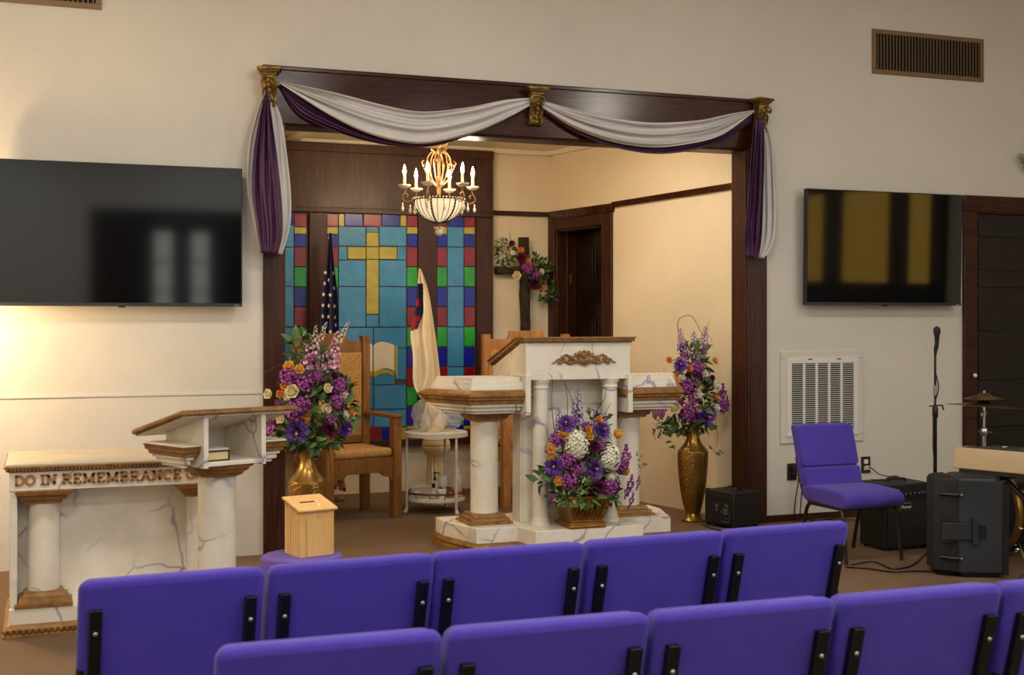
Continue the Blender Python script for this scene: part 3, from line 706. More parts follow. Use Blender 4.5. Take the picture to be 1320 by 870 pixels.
# ------------------------------------------------------------------ flower kit: one mesh per kind, copied bloom by bloom
def petal(m, base, d, n, ln, wd, cup=.3, seg=3, tipw=.25):
    d = d.normalized(); s = d.cross(n).normalized(); n = s.cross(d).normalized()
    def fn(i, j):
        t = i; w_ = wd * (sin(pi * (.12 + .8 * t)) * (1 - t) ** .15 + tipw * t * (1 - t)); x = (j - .5) * w_
        h = cup * ln * t * t + abs(j - .5) * w_ * .35
        return base + d * ln * t * (1 - .15 * abs(cup) * t) + s * x + n * h
    m.grid(fn, seg, 2)
UPZ = Vector((0, 0, 1))
def bloom_mesh(kind):                      # bloom faces +Z, unit radius
    r = random.Random(hash_(kind)); m = MB()
    def ring(k, ln, wd, tilt, cup, z=0, off=0, rad=.08):
        for i in range(k):
            a = 2 * pi * (i + off + r.uniform(-.15, .15)) / k; rd = Vector((cos(a), sin(a), 0)); tl = tilt + r.uniform(-.08, .08)
            d = rd * cos(tl) + UPZ * sin(tl); n = UPZ * cos(tl) - rd * sin(tl)
            petal(m, rd * rad + UPZ * z, d, n, ln * r.uniform(.9, 1.08), wd, cup)
    if kind in ('aster', 'burg'):
        for q, (k, ln, tl) in enumerate(((26, .98, -.1), (26, .98, .15), (24, .95, .42), (20, .9, .7), (14, .84, .95), (9, .78, 1.2))): ring(k, ln, .17, tl, .16, .0, q * .5)
        m.cur = 1; m.ball((0, 0, .66), (.11, .11, .1), 10, 6)
    elif kind in ('cream', 'yellow', 'white_rose'):
        for q, (k, ln, tl) in enumerate(((6, .95, .1), (7, .95, .55), (6, .85, .95), (5, .7, 1.25))): ring(k, ln, .95, tl, .55, .04 * q, q * .5, .1)
        m.ball((0, 0, .42), (.42, .42, .36), 10, 6); m.cur = 1; m.ball((0, 0, .72), (.12, .12, .1), 8, 5)
    elif kind == 'orange':
        for q, (k, ln, tl) in enumerate(((8, .95, .15), (7, .92, .5), (6, .8, .9))): ring(k, ln, .9, tl, .5, .04 * q, q * .5)
        m.cur = 1; m.ball((0, 0, .3), (.24, .24, .2), 10, 6)
    elif kind in ('mag', 'white', 'whitelong'):
        EZ = 1.5 if kind == 'whitelong' else 1
        NN = 190 if EZ > 1 else 120 if kind == 'white' else 78; PS = .27 if kind == 'mag' else .19
        for i in range(NN):
            z = 1 - 1.8 * (i + .5) / NN; a = i * 2.39996; q = math.sqrt(max(0, 1 - z * z)); nrm = Vector((q * cos(a), q * sin(a), z)); lump = 1 + (.2 if kind == 'mag' else .1) * sin(4.1 * nrm.x + 1.3) * sin(3.7 * nrm.y + 5 * nrm.z); p = nrm * (r.uniform(.55, 1.08) if kind == 'mag' else r.uniform(.78, 1.04)) * lump; p.z *= EZ
            t1 = nrm.orthogonal().normalized(); t2 = nrm.cross(t1); o = r.uniform(0, 1.5)
            for k in range(4):
                d = t1 * cos(o + k * pi / 2) + t2 * sin(o + k * pi / 2); petal(m, p, d + nrm * r.uniform(-.15, .6), nrm, PS, PS * 1.1, .12, 2)
        m.cur = 1; q_ = .5 if kind == 'mag' else .74; m.ball((0, 0, -.05), (q_, q_, q_ * EZ), 12, 8)
    elif kind == 'orchid':
        for (x, y, z) in ((0, 0, .3), (.5, .1, .1), (-.45, .2, .05), (.2, -.5, 0), (-.3, -.45, .1), (.1, .55, .05), (-.05, -.95, -.1), (.35, .85, 0)):
            p = Vector((x, y, z)); o = r.uniform(0, 1)
            for k in range(5):
                a = o + 2 * pi * k / 5; d = Vector((cos(a), sin(a), .25)); petal(m, p, d, UPZ, .46, .38, .2, 2)
            m.cur = 1; m.ball((x, y, z + .06), .07, 6, 4); m.cur = 0
    elif kind in ('pink', 'lav', 'tip'):   # spike from z=-1 to z=1, radius about .28
        m.cur = 1; m.tube([(0, 0, -1.3), (0, 0, 1)], .025, 5); m.cur = 0
        N = 44 if kind != 'tip' else 26
        for i in range(N):
            f = i / N; a = i * 2.39996; rad = (.28 * (1 - f) ** .6 + .05) * (1 if kind != 'tip' else .6); z = -1 + 1.95 * f
            nrm = Vector((cos(a), sin(a), .25)).normalized(); p = Vector((cos(a) * rad * .6, sin(a) * rad * .6, z)); t1 = nrm.orthogonal().normalized(); t2 = nrm.cross(t1)
            for k in range(4):
                d = t1 * cos(k * pi / 2 + i) + t2 * sin(k * pi / 2 + i); petal(m, p + nrm * rad * .4, d + nrm * .5, nrm, .17 * (1.1 - .6 * f), .17 * (1.1 - .6 * f), .2, 2)
    mats = {'aster': ['aster', 'orange'], 'burg': ['burg', 'burg'], 'cream': ['cream', 'yellow'], 'yellow': ['yellow', 'orange'], 'white_rose': ['white', 'cream'],
            'orange': ['orange', 'yellow'], 'mag': ['mag', 'mag'], 'white': ['white', 'cream'], 'orchid': ['mag', 'white'], 'whitelong': ['white', 'cream'], 'pink': ['pink', 0], 'lav': ['lav', 0], 'tip': ['tip', 0]}[kind]
    return m.mesh(kind + '_bloom', [PET[k] if k else M['leaf'] for k in mats], 60, fix=False)
def hash_(s): return sum(ord(c) * (i + 3) for i, c in enumerate(s))
BN = {'aster': 'aster_bloom', 'burg': 'dahlia_bloom', 'cream': 'ranunculus_bloom', 'yellow': 'ranunculus_bloom', 'white_rose': 'rose_bloom', 'orange': 'poppy_bloom',
      'mag': 'hydrangea_cluster', 'white': 'hydrangea_cluster', 'orchid': 'orchid_spray', 'whitelong': 'hydrangea_cluster', 'pink': 'larkspur_spike', 'lav': 'larkspur_spike', 'tip': 'larkspur_spike'}
BL = {}
def bloom(par, kind, p, rad, face, stretch=1.0):
    if kind not in BL: BL[kind] = bloom_mesh(kind)
    o = bpy.data.objects.new(BN[kind], BL[kind]); col.objects.link(o); o.parent = par
    q = Vector(face).normalized().to_track_quat('Z', 'Y'); o.rotation_mode = 'QUATERNION'; o.rotation_quaternion = q
    o.location = p; o.scale = (rad, rad, rad * stretch); return o
def leaf(m, p, d, n, ln, wd):
    d = d.normalized(); s = d.cross(n)
    s = s.normalized() if s.length > 1e-5 else d.orthogonal().normalized(); n = s.cross(d)
    b = p; c1 = p + d * ln * .35; c2 = p + d * ln * .7 - n * ln * .06; e = p + d * ln - n * ln * .2
    m.add([b, c1 + s * wd * .5 + n * wd * .18, c1, c1 - s * wd * .5 + n * wd * .18, c2 + s * wd * .36 + n * wd * .1, c2, c2 - s * wd * .36 + n * wd * .1, e],
          [(0, 2, 1), (0, 3, 2), (1, 2, 5, 4), (2, 3, 6, 5), (4, 5, 7), (5, 6, 7)])
def foliage(par, blobs, mat, name='foliage', ln=(.05, .1)):
    m = MB()
    for c, r_, k in blobs:
        for i in range(k):
            d = Vector((rnd.gauss(0, 1), rnd.gauss(0, 1), rnd.gauss(0, 1))).normalized(); p = Vector(c) + Vector((d.x * r_[0], d.y * r_[1], d.z * r_[2])) * rnd.uniform(.55, 1)
            q = (d + Vector((rnd.uniform(-.8, .8), rnd.uniform(-.8, .8), rnd.uniform(-.5, .7)))).normalized(); l_ = rnd.uniform(*ln)
            leaf(m, p, q, (d + UPZ * .4).normalized(), l_, l_ * rnd.uniform(.35, .5))
    return m.build(name, mat, par, sharp=70, fix=False)
def bouquet(t, base, Yc, depth, items, center, px):
    """items: (u, v, kind, diameter px [, top/bottom v for spikes]); blooms bulge towards the hall around the centre"""
    cw = at(center[0], center[1], Yc)
    for it in items:
        u, v, k, d = it[:4]
        w = at(u, v, Yc); dx, dz = (u - center[0]) / center[2], (v - center[1]) / center[3]
        b = math.sqrt(max(.3, 1 - min(1, .8 * (dx * dx + dz * dz)))) * depth
        Y = Yc - b + rnd.uniform(-.015, .015); w = at(u, v, Y)
        face = Vector((dx * .8, -1.0, -dz * .55 + .15))
        if k in ('pink', 'lav', 'tip'):
            w = at(u, v, Yc - .3 * b + rnd.uniform(-.03, .03)); tipv = at(it[4][0], it[4][1], w.y + .0); f = tipv - w; hl = f.length
            bloom(t, k, w - base, hl, f, 1); continue
        stretch = it[4] if len(it) > 4 else 1
        if stretch != 1: bloom(t, k, w - base, d / 2 * px, Vector((dx * .2, -.25, 1)), stretch)
        else: bloom(t, k, w - base, d / 2 * px, face)
    for i in range(9):
        a, q = rnd.uniform(0, 2 * pi), math.sqrt(rnd.random()) * .8; w = at(center[0] + center[2] * q * cos(a), center[1] + center[3] * q * sin(a), Yc - depth * rnd.uniform(.35, .75))
        bloom(t, 'mag', w - base, rnd.uniform(4.5, 7.5) * px, (q * cos(a), -1, -q * sin(a) * .6))
    # the same kinds continue round the back, out of the photograph's sight but part of the bunch
    for i in range(8):
        a = R(20 + 140 * i / 7); p = cw + Vector((cos(a) * depth * 1.1, sin(a) * depth * .9, rnd.uniform(-.1, .1)))
        bloom(t, ('mag', 'cream', 'aster', 'orange')[i % 4], p - base, .045, p - cw)
def twig(t, base, pts, r=.003):
    m = MB(); P = smooth_path([Vector(p) - base for p in pts], 6); m.tube(P, [r * (1 - .6 * i / len(P)) for i in range(len(P))], 5); return m.build('curly_twig', M['twig'], t)
def vase(label, loc):
    t = thing('floor_vase', label, 'vase', loc, 0, 'tall brass floor vases')
    m = MB(); m.lathe([(.085, 0), (.09, .012), (.07, .03), (.055, .06)], n=40); m.build('foot', M['vase_s'], t)
    m = MB(); m.lathe([(.055, .06), (.072, .12), (.092, .22), (.106, .34), (.113, .45), (.115, .52), (.112, .535)], n=40); m.build('body', M['vase'], t)
    m = MB()
    for k in range(3):
        a0 = R(-100 + k * 120)
        pr = [(.058, .08), (.0745, .12), (.0945, .22), (.1085, .34), (.1155, .45), (.1175, .515)]
        m.loft([[(q * cos(a0 + R(16) * (j / 4 - 1) ), q * sin(a0 + R(16) * (j / 4 - 1)), z) for j in range(9)] for q, z in pr], (False, False), False)
    m.build('smooth_band', M['vase_s'], t)
    m = MB(); m.lathe([(.112, .535), (.1, .55), (.07, .585), (.05, .625), (.042, .67), (.046, .715), (.058, .73), (.054, .73), (.038, .70), (.038, .62)], n=40, cap=(False, False)); m.build('neck', M['vase_s'], t)
    for s in (-1, 1):
        m = MB(); m.tube(smooth_path([(s * .045, 0, .645), (s * .068, 0, .66), (s * .072, 0, .69), (s * .05, 0, .705)], 5), .005, 6); m.build('handle', M['vase_s'], t)
    return t
# left vase and its bunch
v1 = Vector((1.545, 7.72, 0)); vase('tall brass floor vase behind the pine ballot box', v1)
b1 = Vector((v1.x, v1.y, .70)); Y1 = v1.y
t = thing('flower_arrangement', 'tall purple, pink and yellow bouquet beside the marble lectern', 'flowers', b1, 0, 'purple and gold flower arrangements')
px = 7.8 / FOC
I1 = [(373, 473, 'yellow', 17), (386, 477, 'yellow', 15), (368, 497, 'yellow', 14), (362, 508, 'orange', 13), (377, 505, 'cream', 22), (371, 511, 'cream', 13), (347, 508, 'cream', 15), (421, 501, 'cream', 15), (419, 527, 'cream', 18),
      (394, 534, 'orange', 17), (362, 539, 'cream', 15), (451, 531, 'orange', 15), (444, 534, 'white_rose', 13), (441, 507, 'white_rose', 15), (383, 556, 'aster', 34), (426, 551, 'burg', 28), (445, 552, 'aster', 24), (348, 550, 'orchid', 22),
      (372, 487, 'mag', 24), (392, 496, 'mag', 24), (380, 530, 'mag', 25), (390, 520, 'mag', 18), (437, 497, 'mag', 22), (434, 519, 'mag', 20), (426, 541, 'mag', 18), (410, 486, 'mag', 14), (431, 485, 'burg', 14), (404, 462, 'mag', 12), (352, 541, 'mag', 14),
      (403, 458, 'pink', 10, (405, 430)), (396, 468, 'pink', 10, (400, 440)), (411, 472, 'pink', 9, (424, 452)), (431, 452, 'pink', 10, (437, 426)), (427, 468, 'pink', 9, (432, 446)), (407, 434, 'tip', 6, (407, 418)), (443, 428, 'tip', 6, (450, 414)), (393, 436, 'tip', 6, (392, 424)), (374, 463, 'tip', 5, (372, 456)), (417, 427, 'tip', 5, (421, 414))]
bouquet(t, b1, Y1, .13, I1, (400, 510, 52, 70), px)
c1 = at(400, 530, Y1) - b1
foliage(t, [(c1, (.20, .15, .17), 230), (at(402, 480, Y1) - b1, (.13, .1, .17), 130), (at(400, 566, Y1) - b1, (.2, .14, .05), 190), (at(385, 448, Y1) - b1, (.05, .05, .12), 40), (at(440, 520, Y1) - b1, (.08, .1, .17), 90)], M['leaf'])
twig(t, b1, [at(385, 500, Y1), at(370, 472, Y1), at(355, 473, Y1 - .03), at(345, 478, Y1 - .05), at(338, 479, Y1)])
twig(t, b1, [at(440, 500, Y1), at(452, 502, Y1), at(462, 500, Y1)], .002)
m = MB(); m.tube([(0, 0, -.3), (0, 0, .12)], .02); m.build('stem_bundle', M['leaf'], t)
# right vase and its bunch
v2 = Vector((4.65, 8.49, 0)); vase('tall brass floor vase in the right corner of the opening', v2)
b2 = Vector((v2.x, v2.y, .70)); Y2 = v2.y; px = 9.65 / FOC
t = thing('flower_arrangement', 'tall purple and white bouquet against the cream alcove wall on the right', 'flowers', b2, 0, 'purple and gold flower arrangements')
I2 = [(877, 471, 'aster', 20), (909, 536, 'aster', 28), (887, 499, 'mag', 23), (888, 531, 'mag', 24), (929, 508, 'orchid', 24), (932, 524, 'mag', 17), (899, 474, 'mag', 17), (893, 515, 'mag', 12), (863, 465, 'orange', 11), (888, 475, 'orange', 12), (871, 491, 'yellow', 13), (920, 466, 'orange', 12), (921, 511, 'orange', 12),
      (879, 488, 'white_rose', 12), (907, 481, 'white_rose', 12), (921, 497, 'white_rose', 17), (898, 507, 'white_rose', 15), (870, 525, 'cream', 20), (922, 525, 'white_rose', 13), (935, 520, 'orchid', 18), (864, 488, 'burg', 9), (853, 529, 'orchid', 18), (845, 533, 'orchid', 12), (918, 487, 'burg', 9),
      (878, 438, 'lav', 10, (877, 423)), (895, 444, 'lav', 10, (894, 427)), (897, 464, 'lav', 10, (896, 450)), (908, 436, 'lav', 9, (910, 420)), (886, 455, 'lav', 9, (884, 440)), (906, 470, 'lav', 8, (901, 458))]
bouquet(t, b2, Y2, .12, I2, (897, 500, 42, 70), px)
foliage(t, [(at(897, 515, Y2) - b2, (.18, .14, .17), 200), (at(893, 465, Y2) - b2, (.1, .09, .16), 110), (at(890, 548, Y2) - b2, (.2, .13, .05), 120)], M['leaf'])
foliage(t, [(at(858, 548, Y2 - .06) - b2, (.07, .05, .05), 36), (at(850, 552, Y2 - .06) - b2, (.05, .04, .07), 16), (at(922, 580, Y2 - .08) - b2, (.05, .02, .02), 6), (at(868, 568, Y2 - .06) - b2, (.02, .02, .04), 6)], M['leaf'], 'trailing_leaves', (.03, .055))
twig(t, b2, [at(880, 460, Y2), at(874, 425, Y2), at(876, 411, Y2), at(890, 407, Y2), at(898, 417, Y2), at(905, 430, Y2), at(915, 434, Y2), at(919, 448, Y2)])
twig(t, b2, [at(905, 440, Y2), at(911, 424, Y2), at(915, 412, Y2)], .002)
twig(t, b2, [at(868, 490, Y2), at(857, 482, Y2), at(856, 472, Y2)], .002)
twig(t, b2, [at(918, 520, Y2), at(925, 560, Y2 - .06), at(921, 582, Y2 - .08), at(918, 578, Y2 - .08)], .002)
m = MB(); m.tube([(0, 0, -.3), (0, 0, .12)], .02); m.build('stem_bundle', M['leaf'], t)
# gilded planter with its bunch on the pulpit's plinth
p3 = Vector((3.315, 7.565, .18)); Y3 = p3.y
t = thing('flower_planter', 'square flared gilded planter standing on the pulpit plinth', 'planter', p3)
m = MB(); sq = P4(.1, -.09, .09)
m.mould(sq, [(.03, 0), (.03, .018), (.02, .024), (.024, .034), (.008, .042), (.012, .07), (.026, .12), (.044, .17), (.056, .20), (.056, .21), (.04, .21), (.02, .12)], (True, False)); m.build('bowl', M['planter'], t, bevel=.004)
m = MB()
for i in range(9):
    x = -.11 + .027 * i; m.tube(smooth_path([(x, -.110, .06), (x + .02, -.122, .10), (x + .035, -.139, .15), (x + .03, -.146, .18)], 4), [.003, .004, .005, .006, .006, .006, .005, .005, .005, .004, .003, .003, .002], 6)
m.build('relief', M['planter'], t)
m = MB(); m.mould(sq, [(.03, .17), (.03, .185)]); m.build('soil', M['bark'], t)
b3 = Vector((p3.x, p3.y, .38)); px = 8.2 / FOC
t = thing('flower_arrangement', 'broad purple and white bouquet in the gilded planter before the pulpit', 'flowers', b3, 0, 'purple and gold flower arrangements')
I3 = [(729, 547, 'aster', 26), (775, 555, 'aster', 26), (714.5, 601, 'aster', 28), (765, 604, 'aster', 28), (768, 630, 'burg', 27), (766, 576, 'burg', 19), (743, 575, 'whitelong', 29, 1.01), (786, 592, 'whitelong', 27, 1.01), (787, 614, 'white', 14),
      (727, 560, 'yellow', 17), (793, 561, 'yellow', 19), (711, 578, 'yellow', 15), (711, 589, 'yellow', 13), (721, 619, 'yellow', 16), (804, 607, 'yellow', 16), (759, 563, 'yellow', 14), (771, 542, 'orange', 13), (758, 554, 'orange', 12),
      (804, 590, 'orchid', 30), (800, 600, 'mag', 20), (732, 595, 'mag', 22), (733, 621, 'mag', 22), (786, 628, 'mag', 24), (718, 568, 'mag', 20), (810, 625, 'orchid', 24), (744, 606, 'mag', 17), (714, 642, 'mag', 13), (722, 640, 'mag', 12), (775, 575, 'mag', 14), (815, 634, 'white_rose', 9), (821, 622, 'orchid', 16), (812, 645, 'orchid', 18), (806, 634, 'orchid', 16), (752, 590, 'burg', 14),
      (744, 526, 'lav', 12, (745, 503)), (742, 546, 'lav', 12, (742, 530)), (721, 541, 'lav', 9, (720, 525)), (768, 540, 'lav', 9, (770, 524)), (766, 556, 'lav', 8, (764, 544)), (778, 545, 'lav', 8, (780, 531))]
bouquet(t, b3, Y3, .17, I3, (756, 590, 62, 72), px)
foliage(t, [(at(756, 605, Y3 - .03) - b3, (.25, .14, .17), 230), (at(756, 560, Y3 - .02) - b3, (.18, .09, .14), 110), (at(755, 640, Y3 - .08) - b3, (.24, .1, .05), 150), (at(703, 616, Y3 - .05) - b3, (.07, .04, .07), 26)], M['leaf'])
foliage(t, [(at(734, 640, Y3 - .15) - b3, (.1, .05, .05), 80), (at(824, 594, Y3 - .05) - b3, (.03, .03, .05), 8), (at(748, 625, Y3 - .16) - b3, (.06, .03, .05), 40)], M['leaf_lt'], 'trailing_leaves', (.025, .05))
for q in ([(740, 560), (738, 520), (731, 500), (727, 490)], [(715, 560), (711, 520), (712, 490), (707, 480)], [(765, 540), (772, 525), (780, 512), (781, 500)], [(785, 560), (781, 535), (787, 520)], [(732, 545), (731, 510), (728, 492)]): twig(t, b3, [at(a, b_, Y3 + .02) for a, b_ in q])
m = MB(); m.tube([(0, 0, -.025), (0, 0, .12)], .03); m.build('stem_bundle', M['leaf'], t)

# ------------------------------------------------------------------ rustic cross with a floral swag
CYc = AY - .06
def cpt(u, v): return at(u, v, CYc)
c0 = cpt(676, 340)
t = thing('rustic_cross', 'dark bark covered cross hanging on the alcove back wall', 'cross', c0)
def beam(nm, a, b, wd, par):
    m = MB(); a, b = a - c0, b - c0; d = (b - a); n_ = 14; s = Vector((0, 1, 0)).cross(d.normalized()); rings = []
    for i in range(n_ + 1):
        p = a + d * i / n_; q = [rnd.uniform(.86, 1.1) for _ in range(8)]
        rings.append([p + s * (wd / 2 * q[k] * x) + Vector((0, .045 * y * q[k], 0)) for k, (x, y) in enumerate(((-1, -.6), (-.6, -1), (.6, -1), (1, -.6), (1, .6), (.6, 1), (-.6, 1), (-1, .6)))])
    m.loft(rings); return m.build(nm, M['bark'], par, sharp=60)
beam('upright', cpt(675, 306), cpt(678.5, 478), .083, t); beam('crossbar', cpt(639.5, 348.5), cpt(713, 348), .068, t)
b4 = cpt(680, 348) + Vector((0, -.09, 0)); Y4 = AY - .13
t = thing('flower_swag', 'diagonal swag of burgundy and gold flowers fixed to the bark cross', 'flowers', b4)
px = 11.4 / FOC
for u, v, k, d in [(671, 323, 'orange', 11), (680, 337, 'orange', 11), (699, 370, 'orange', 11), (666, 355, 'cream', 14), (697, 350, 'white_rose', 10), (661, 326, 'white_rose', 8), (699, 378, 'white_rose', 8), (672, 333, 'burg', 16), (689, 366, 'burg', 18), (660, 314, 'burg', 10), (682, 347, 'mag', 16), (676, 344, 'lav', 9), (692, 353, 'mag', 11), (691, 352, 'white_rose', 7), (686, 356, 'aster', 11), (675, 344, 'white_rose', 6)]:
    p = at(u, v, Y4 - .02)
    bloom(t, 'mag' if k == 'lav' else k, p - b4, d / 2 * px, (((u - 680) / 60), -1, -(v - 348) / 90))
foliage(t, [(at(651, 326, Y4 + .02) - b4, (.09, .05, .12), 90), (at(690, 348, Y4 + .03) - b4, (.16, .05, .13), 150), (at(705, 372, Y4 + .03) - b4, (.08, .04, .12), 60), (at(710, 381, Y4 + .03) - b4, (.05, .03, .06), 22)], M['leaf'], ln=(.04, .075))
twig(t, b4, [at(661, 318, Y4), at(658, 306, Y4), at(656.5, 296, Y4)], .003); twig(t, b4, [at(700, 382, Y4), at(704, 390, Y4), at(709, 394, Y4)], .003)

# ------------------------------------------------------------------ chandelier
cc = Vector((2.885, 9.3, 0))
t = thing('chandelier', 'lit six candle chandelier with a glass bowl, hanging in the alcove', 'chandelier', cc)
m = MB(); m.lathe([(.02, 3.035), (.055, 3.05), (.062, 3.085), (.062, 3.10)], n=24); m.build('ceiling_canopy', M['chand'], t)
m = MB()
for i in range(5):
    z = 2.925 + i * .024
    m.tube([(.009 * cos(a) if i % 2 else 0, 0 if i % 2 else .009 * cos(a), z + .017 * sin(a)) for a in [2 * pi * k / 10 for k in range(11)]], .0025, 5)
m.build('chain', M['chand'], t)
m = MB(); m.lathe([(.01, 2.44), (.02, 2.45), (.014, 2.47), (.017, 2.52), (.013, 2.60), (.018, 2.62), (.012, 2.64), (.013, 2.74), (.022, 2.76), (.013, 2.78), (.013, 2.85), (.024, 2.87), (.016, 2.89), (.02, 2.905), (.006, 2.925)], n=16); m.build('stem', M['chand'], t)
m = MB()
for k in range(6):
    a = 2 * pi * k / 6; d = Vector((cos(a), sin(a), 0))
    m.tube([d * r_ + UPZ * z for r_, z in ((.012, 2.80), (.03, 2.815), (.06, 2.84), (.062, 2.875), (.04, 2.885), (.035, 2.865))], .005, 6); m.ball(d * .06 + UPZ * 2.885, .012, 8, 6)
m.build('crown', M['chand'], t)
PHI = R(15) - YAW
LAMPS = []
for k in range(6):
    a = PHI + k * pi / 3; d = Vector((cos(a), sin(a), 0)); RR = .268
    P = lambda L_: smooth_path([d * r_ + UPZ * z for r_, z in L_], 5)
    m = MB()
    m.tube(P([(.012, 2.80), (.05, 2.82), (.085, 2.78), (.095, 2.73), (.12, 2.715), (.132, 2.735), (.115, 2.75)]), .006, 6)
    m.tube(P([(.095, 2.73), (.1, 2.69), (.07, 2.60), (.03, 2.56), (.012, 2.545)]), .005, 6)
    m.tube(P([(.188, 2.455), (.21, 2.44), (.25, 2.425), (.285, 2.45), (.275, 2.49), (.245, 2.485), (.25, 2.465)]), .006, 6)
    m.tube(P([(.275, 2.49), (.262, 2.52), (RR, 2.535)]), .006, 6)
    m.build('scroll_arm', M['chand'], t)
    m = MB(); m.lathe([(.011, 2.545), (.011, 2.632), (.006, 2.635)], (d.x * RR, d.y * RR), 14); c = m.build('candle', M['candle'], t)
    m = MB(); m.lathe([(.008, 2.53), (.03, 2.535), (.048, 2.55), (.05, 2.56), (.03, 2.548), (.01, 2.545)], (d.x * RR, d.y * RR), 20); m.build('drip_pan', M['crystal'], c)
    m = MB(); m.lathe([(.007, 2.632), (.013, 2.65), (.014, 2.665), (.009, 2.69), (.002, 2.715)], (d.x * RR, d.y * RR), 14); m.build('bulb', M['bulb'], c)
    LAMPS.append(cc + d * RR + UPZ * 2.67)
    m = MB()
    for i in range(15):
        f = i / 14; m.ball(d * (.128 * (1 - f) + .03 * f) + UPZ * (2.725 * (1 - f) + 2.57 * f - .03 * sin(pi * f)), .0055, 6, 4)
    m.build('bead_strand', M['crystal'], t)
    for r_, q, z in ((.282, .0, 2.425), (.235, .5, 2.42)):
        e = Vector((cos(a + q), sin(a + q), 0)); m = MB(); m.lathe([(.002, z), (.007, z - .012), (.005, z - .02), (.013, z - .045), (.011, z - .06), (.001, z - .072)], (e.x * r_, e.y * r_), 8); m.build('crystal_drop', M['crystal'], t)
m = MB(); pr = [(.188 * cos(R(q)), 2.452 - .178 * sin(R(q))) for q in range(0, 88, 8)]; m.lathe(pr, n=36, cap=(False, True)); bowl = m.build('bowl', M['bowlglass'], t)
m = MB()
for k in range(24):
    a = PHI + 2 * pi * k / 24; m.tube([(1.01 * r_ * cos(a), 1.01 * r_ * sin(a), z - .001) for r_, z in pr], .009 if k % 4 == 0 else .0028, 5)
m.lathe([(.186, 2.445), (.197, 2.445), (.197, 2.468), (.186, 2.468)], n=36, cap=(False, False))
m.build('bowl_rib', M['darkbronze'], bowl)
m = MB()
for k in range(48): a = 2 * pi * k / 48; m.ball((.199 * cos(a), .199 * sin(a), 2.457), .007, 6, 4)
for k in range(6):
    a = PHI + 2 * pi * k / 6
    for r_, z in pr[:-1]: m.ball((1.045 * r_ * cos(a), 1.045 * r_ * sin(a), z - .003), .006, 6, 4)
m.build('bowl_beads', M['crystal'], bowl)
m = MB(); m.lathe([(.03, 2.285), (.035, 2.275), (.012, 2.262), (.014, 2.25), (.006, 2.24)], n=16); m.build('bowl_cap', M['vase_s'], t)
m = MB(); m.ball((0, 0, 2.205), (.033, .033, .034), 10, 7)
for k in range(6): m.ball((.03 * cos(k), .03 * sin(k), 2.235), .011, 6, 4)
m.build('finial', M['crystal'], t, sharp=10)

# ------------------------------------------------------------------ gold corbels and scarves over the opening
def corbel(label, loc, rz):
    t = thing('gold_corbel', label, 'corbel', loc, rz, 'gold corbels holding the scarves'); t.scale = (.9, .95, .82)
    m = MB(); m.mould([(-.06, -.085), (.06, -.085), (.06, 0), (-.06, 0)], [(-.012, .135), (-.006, .145), (-.006, .155), (.012, .17), (.014, .178), (.024, .182), (.024, .198), (.018, .204)]); m.build('abacus', M['antique'], t)
    m = MB(); prof = [(.09, .135), (.094, .10), (.082, .055), (.058, .01), (.05, -.04), (.058, -.075), (.05, -.105), (.028, -.115), (.008, -.10)]
    m.loft([[(x * q * (1 + .1 * sin(i)), -y * (.75 + .25 * (1 - x * x)), z) for x, q in ((-1, .052), (-.75, .05), (-.35, .048), (0, .05), (.35, .048), (.75, .05), (1, .052))] + [(.045, 0, z), (-.045, 0, z)] for i, (y, z) in enumerate(prof)]); body = m.build('body', M['antique'], t)
    m = MB()
    for s in (-1, 1):
        m.tube(smooth_path([(s * .012, -.1, .12), (s * .04, -.104, .11), (s * .05, -.1, .08), (s * .032, -.1, .07), (s * .025, -.102, .088)], 4), .008, 6)
        m.tube(smooth_path([(s * .016, -.088, .05), (s * .036, -.08, .03), (s * .044, -.065, -.01), (s * .03, -.062, -.04)], 4), .007, 6)
        m.tube(smooth_path([(s * .01, -.066, -.05), (s * .036, -.066, -.06), (s * .04, -.06, -.09), (s * .02, -.058, -.1)], 4), .008, 6)
    for z in (.1, .06, .02, -.02, -.06, -.09): m.ball((0, -.098 + (.1 - z) * .19, z), (.014, .012, .018), 8, 6)
    m.build('acanthus_relief', M['antique'], t); return t
CF = WY - .036
k0, k1, k2 = at(348, 122, CF), at(688, 145, CF), at(976, 157, CF)
corbel('gold scroll corbel on the upper left corner of the wooden frame', k0, R(-14)); corbel('gold scroll corbel in the middle of the wooden beam', k1, 0); corbel('gold scroll corbel on the upper right corner of the wooden frame', k2, R(16))
def resamp(P, n):
    P = smooth_path([Vector((a, b, 0)) for a, b in P], 8); L_ = [0]
    for a, b in zip(P, P[1:]): L_.append(L_[-1] + (b - a).length)
    out = []; j = 0
    for i in range(n + 1):
        s = L_[-1] * i / n
        while j < len(P) - 2 and L_[j + 1] < s: j += 1
        f = (s - L_[j]) / max(L_[j + 1] - L_[j], 1e-9); out.append(P[j].lerp(P[j + 1], min(f, 1)))
    return out
def cloth(name, mat, par, A, B, Y, folds, amp, nt=46, ns=40, seed=0, wave=1.2, bulge=0):
    a, b = resamp(A, nt), resamp(B, nt); m = MB()
    def fn(i, j):
        p = a[round(i * nt)].lerp(b[round(i * nt)], j)
        wv = sin(2 * pi * folds * j + wave * sin(3 * i + seed) + seed) + .45 * sin(2 * pi * folds * 2.3 * j + 2 * i + seed * 2)
        edge = min(1, 5 * min(i + .04, 1.04 - i))
        return at(p.x, p.y, Y - amp * edge * (wv + 1.2) * .5 - bulge * sin(pi * j) * edge)
    m.grid(fn, nt, ns); return m.build(name, mat, par, solid=.003, sharp=80, fix=False)
FY = WY - .055
org = at(688, 120, FY)
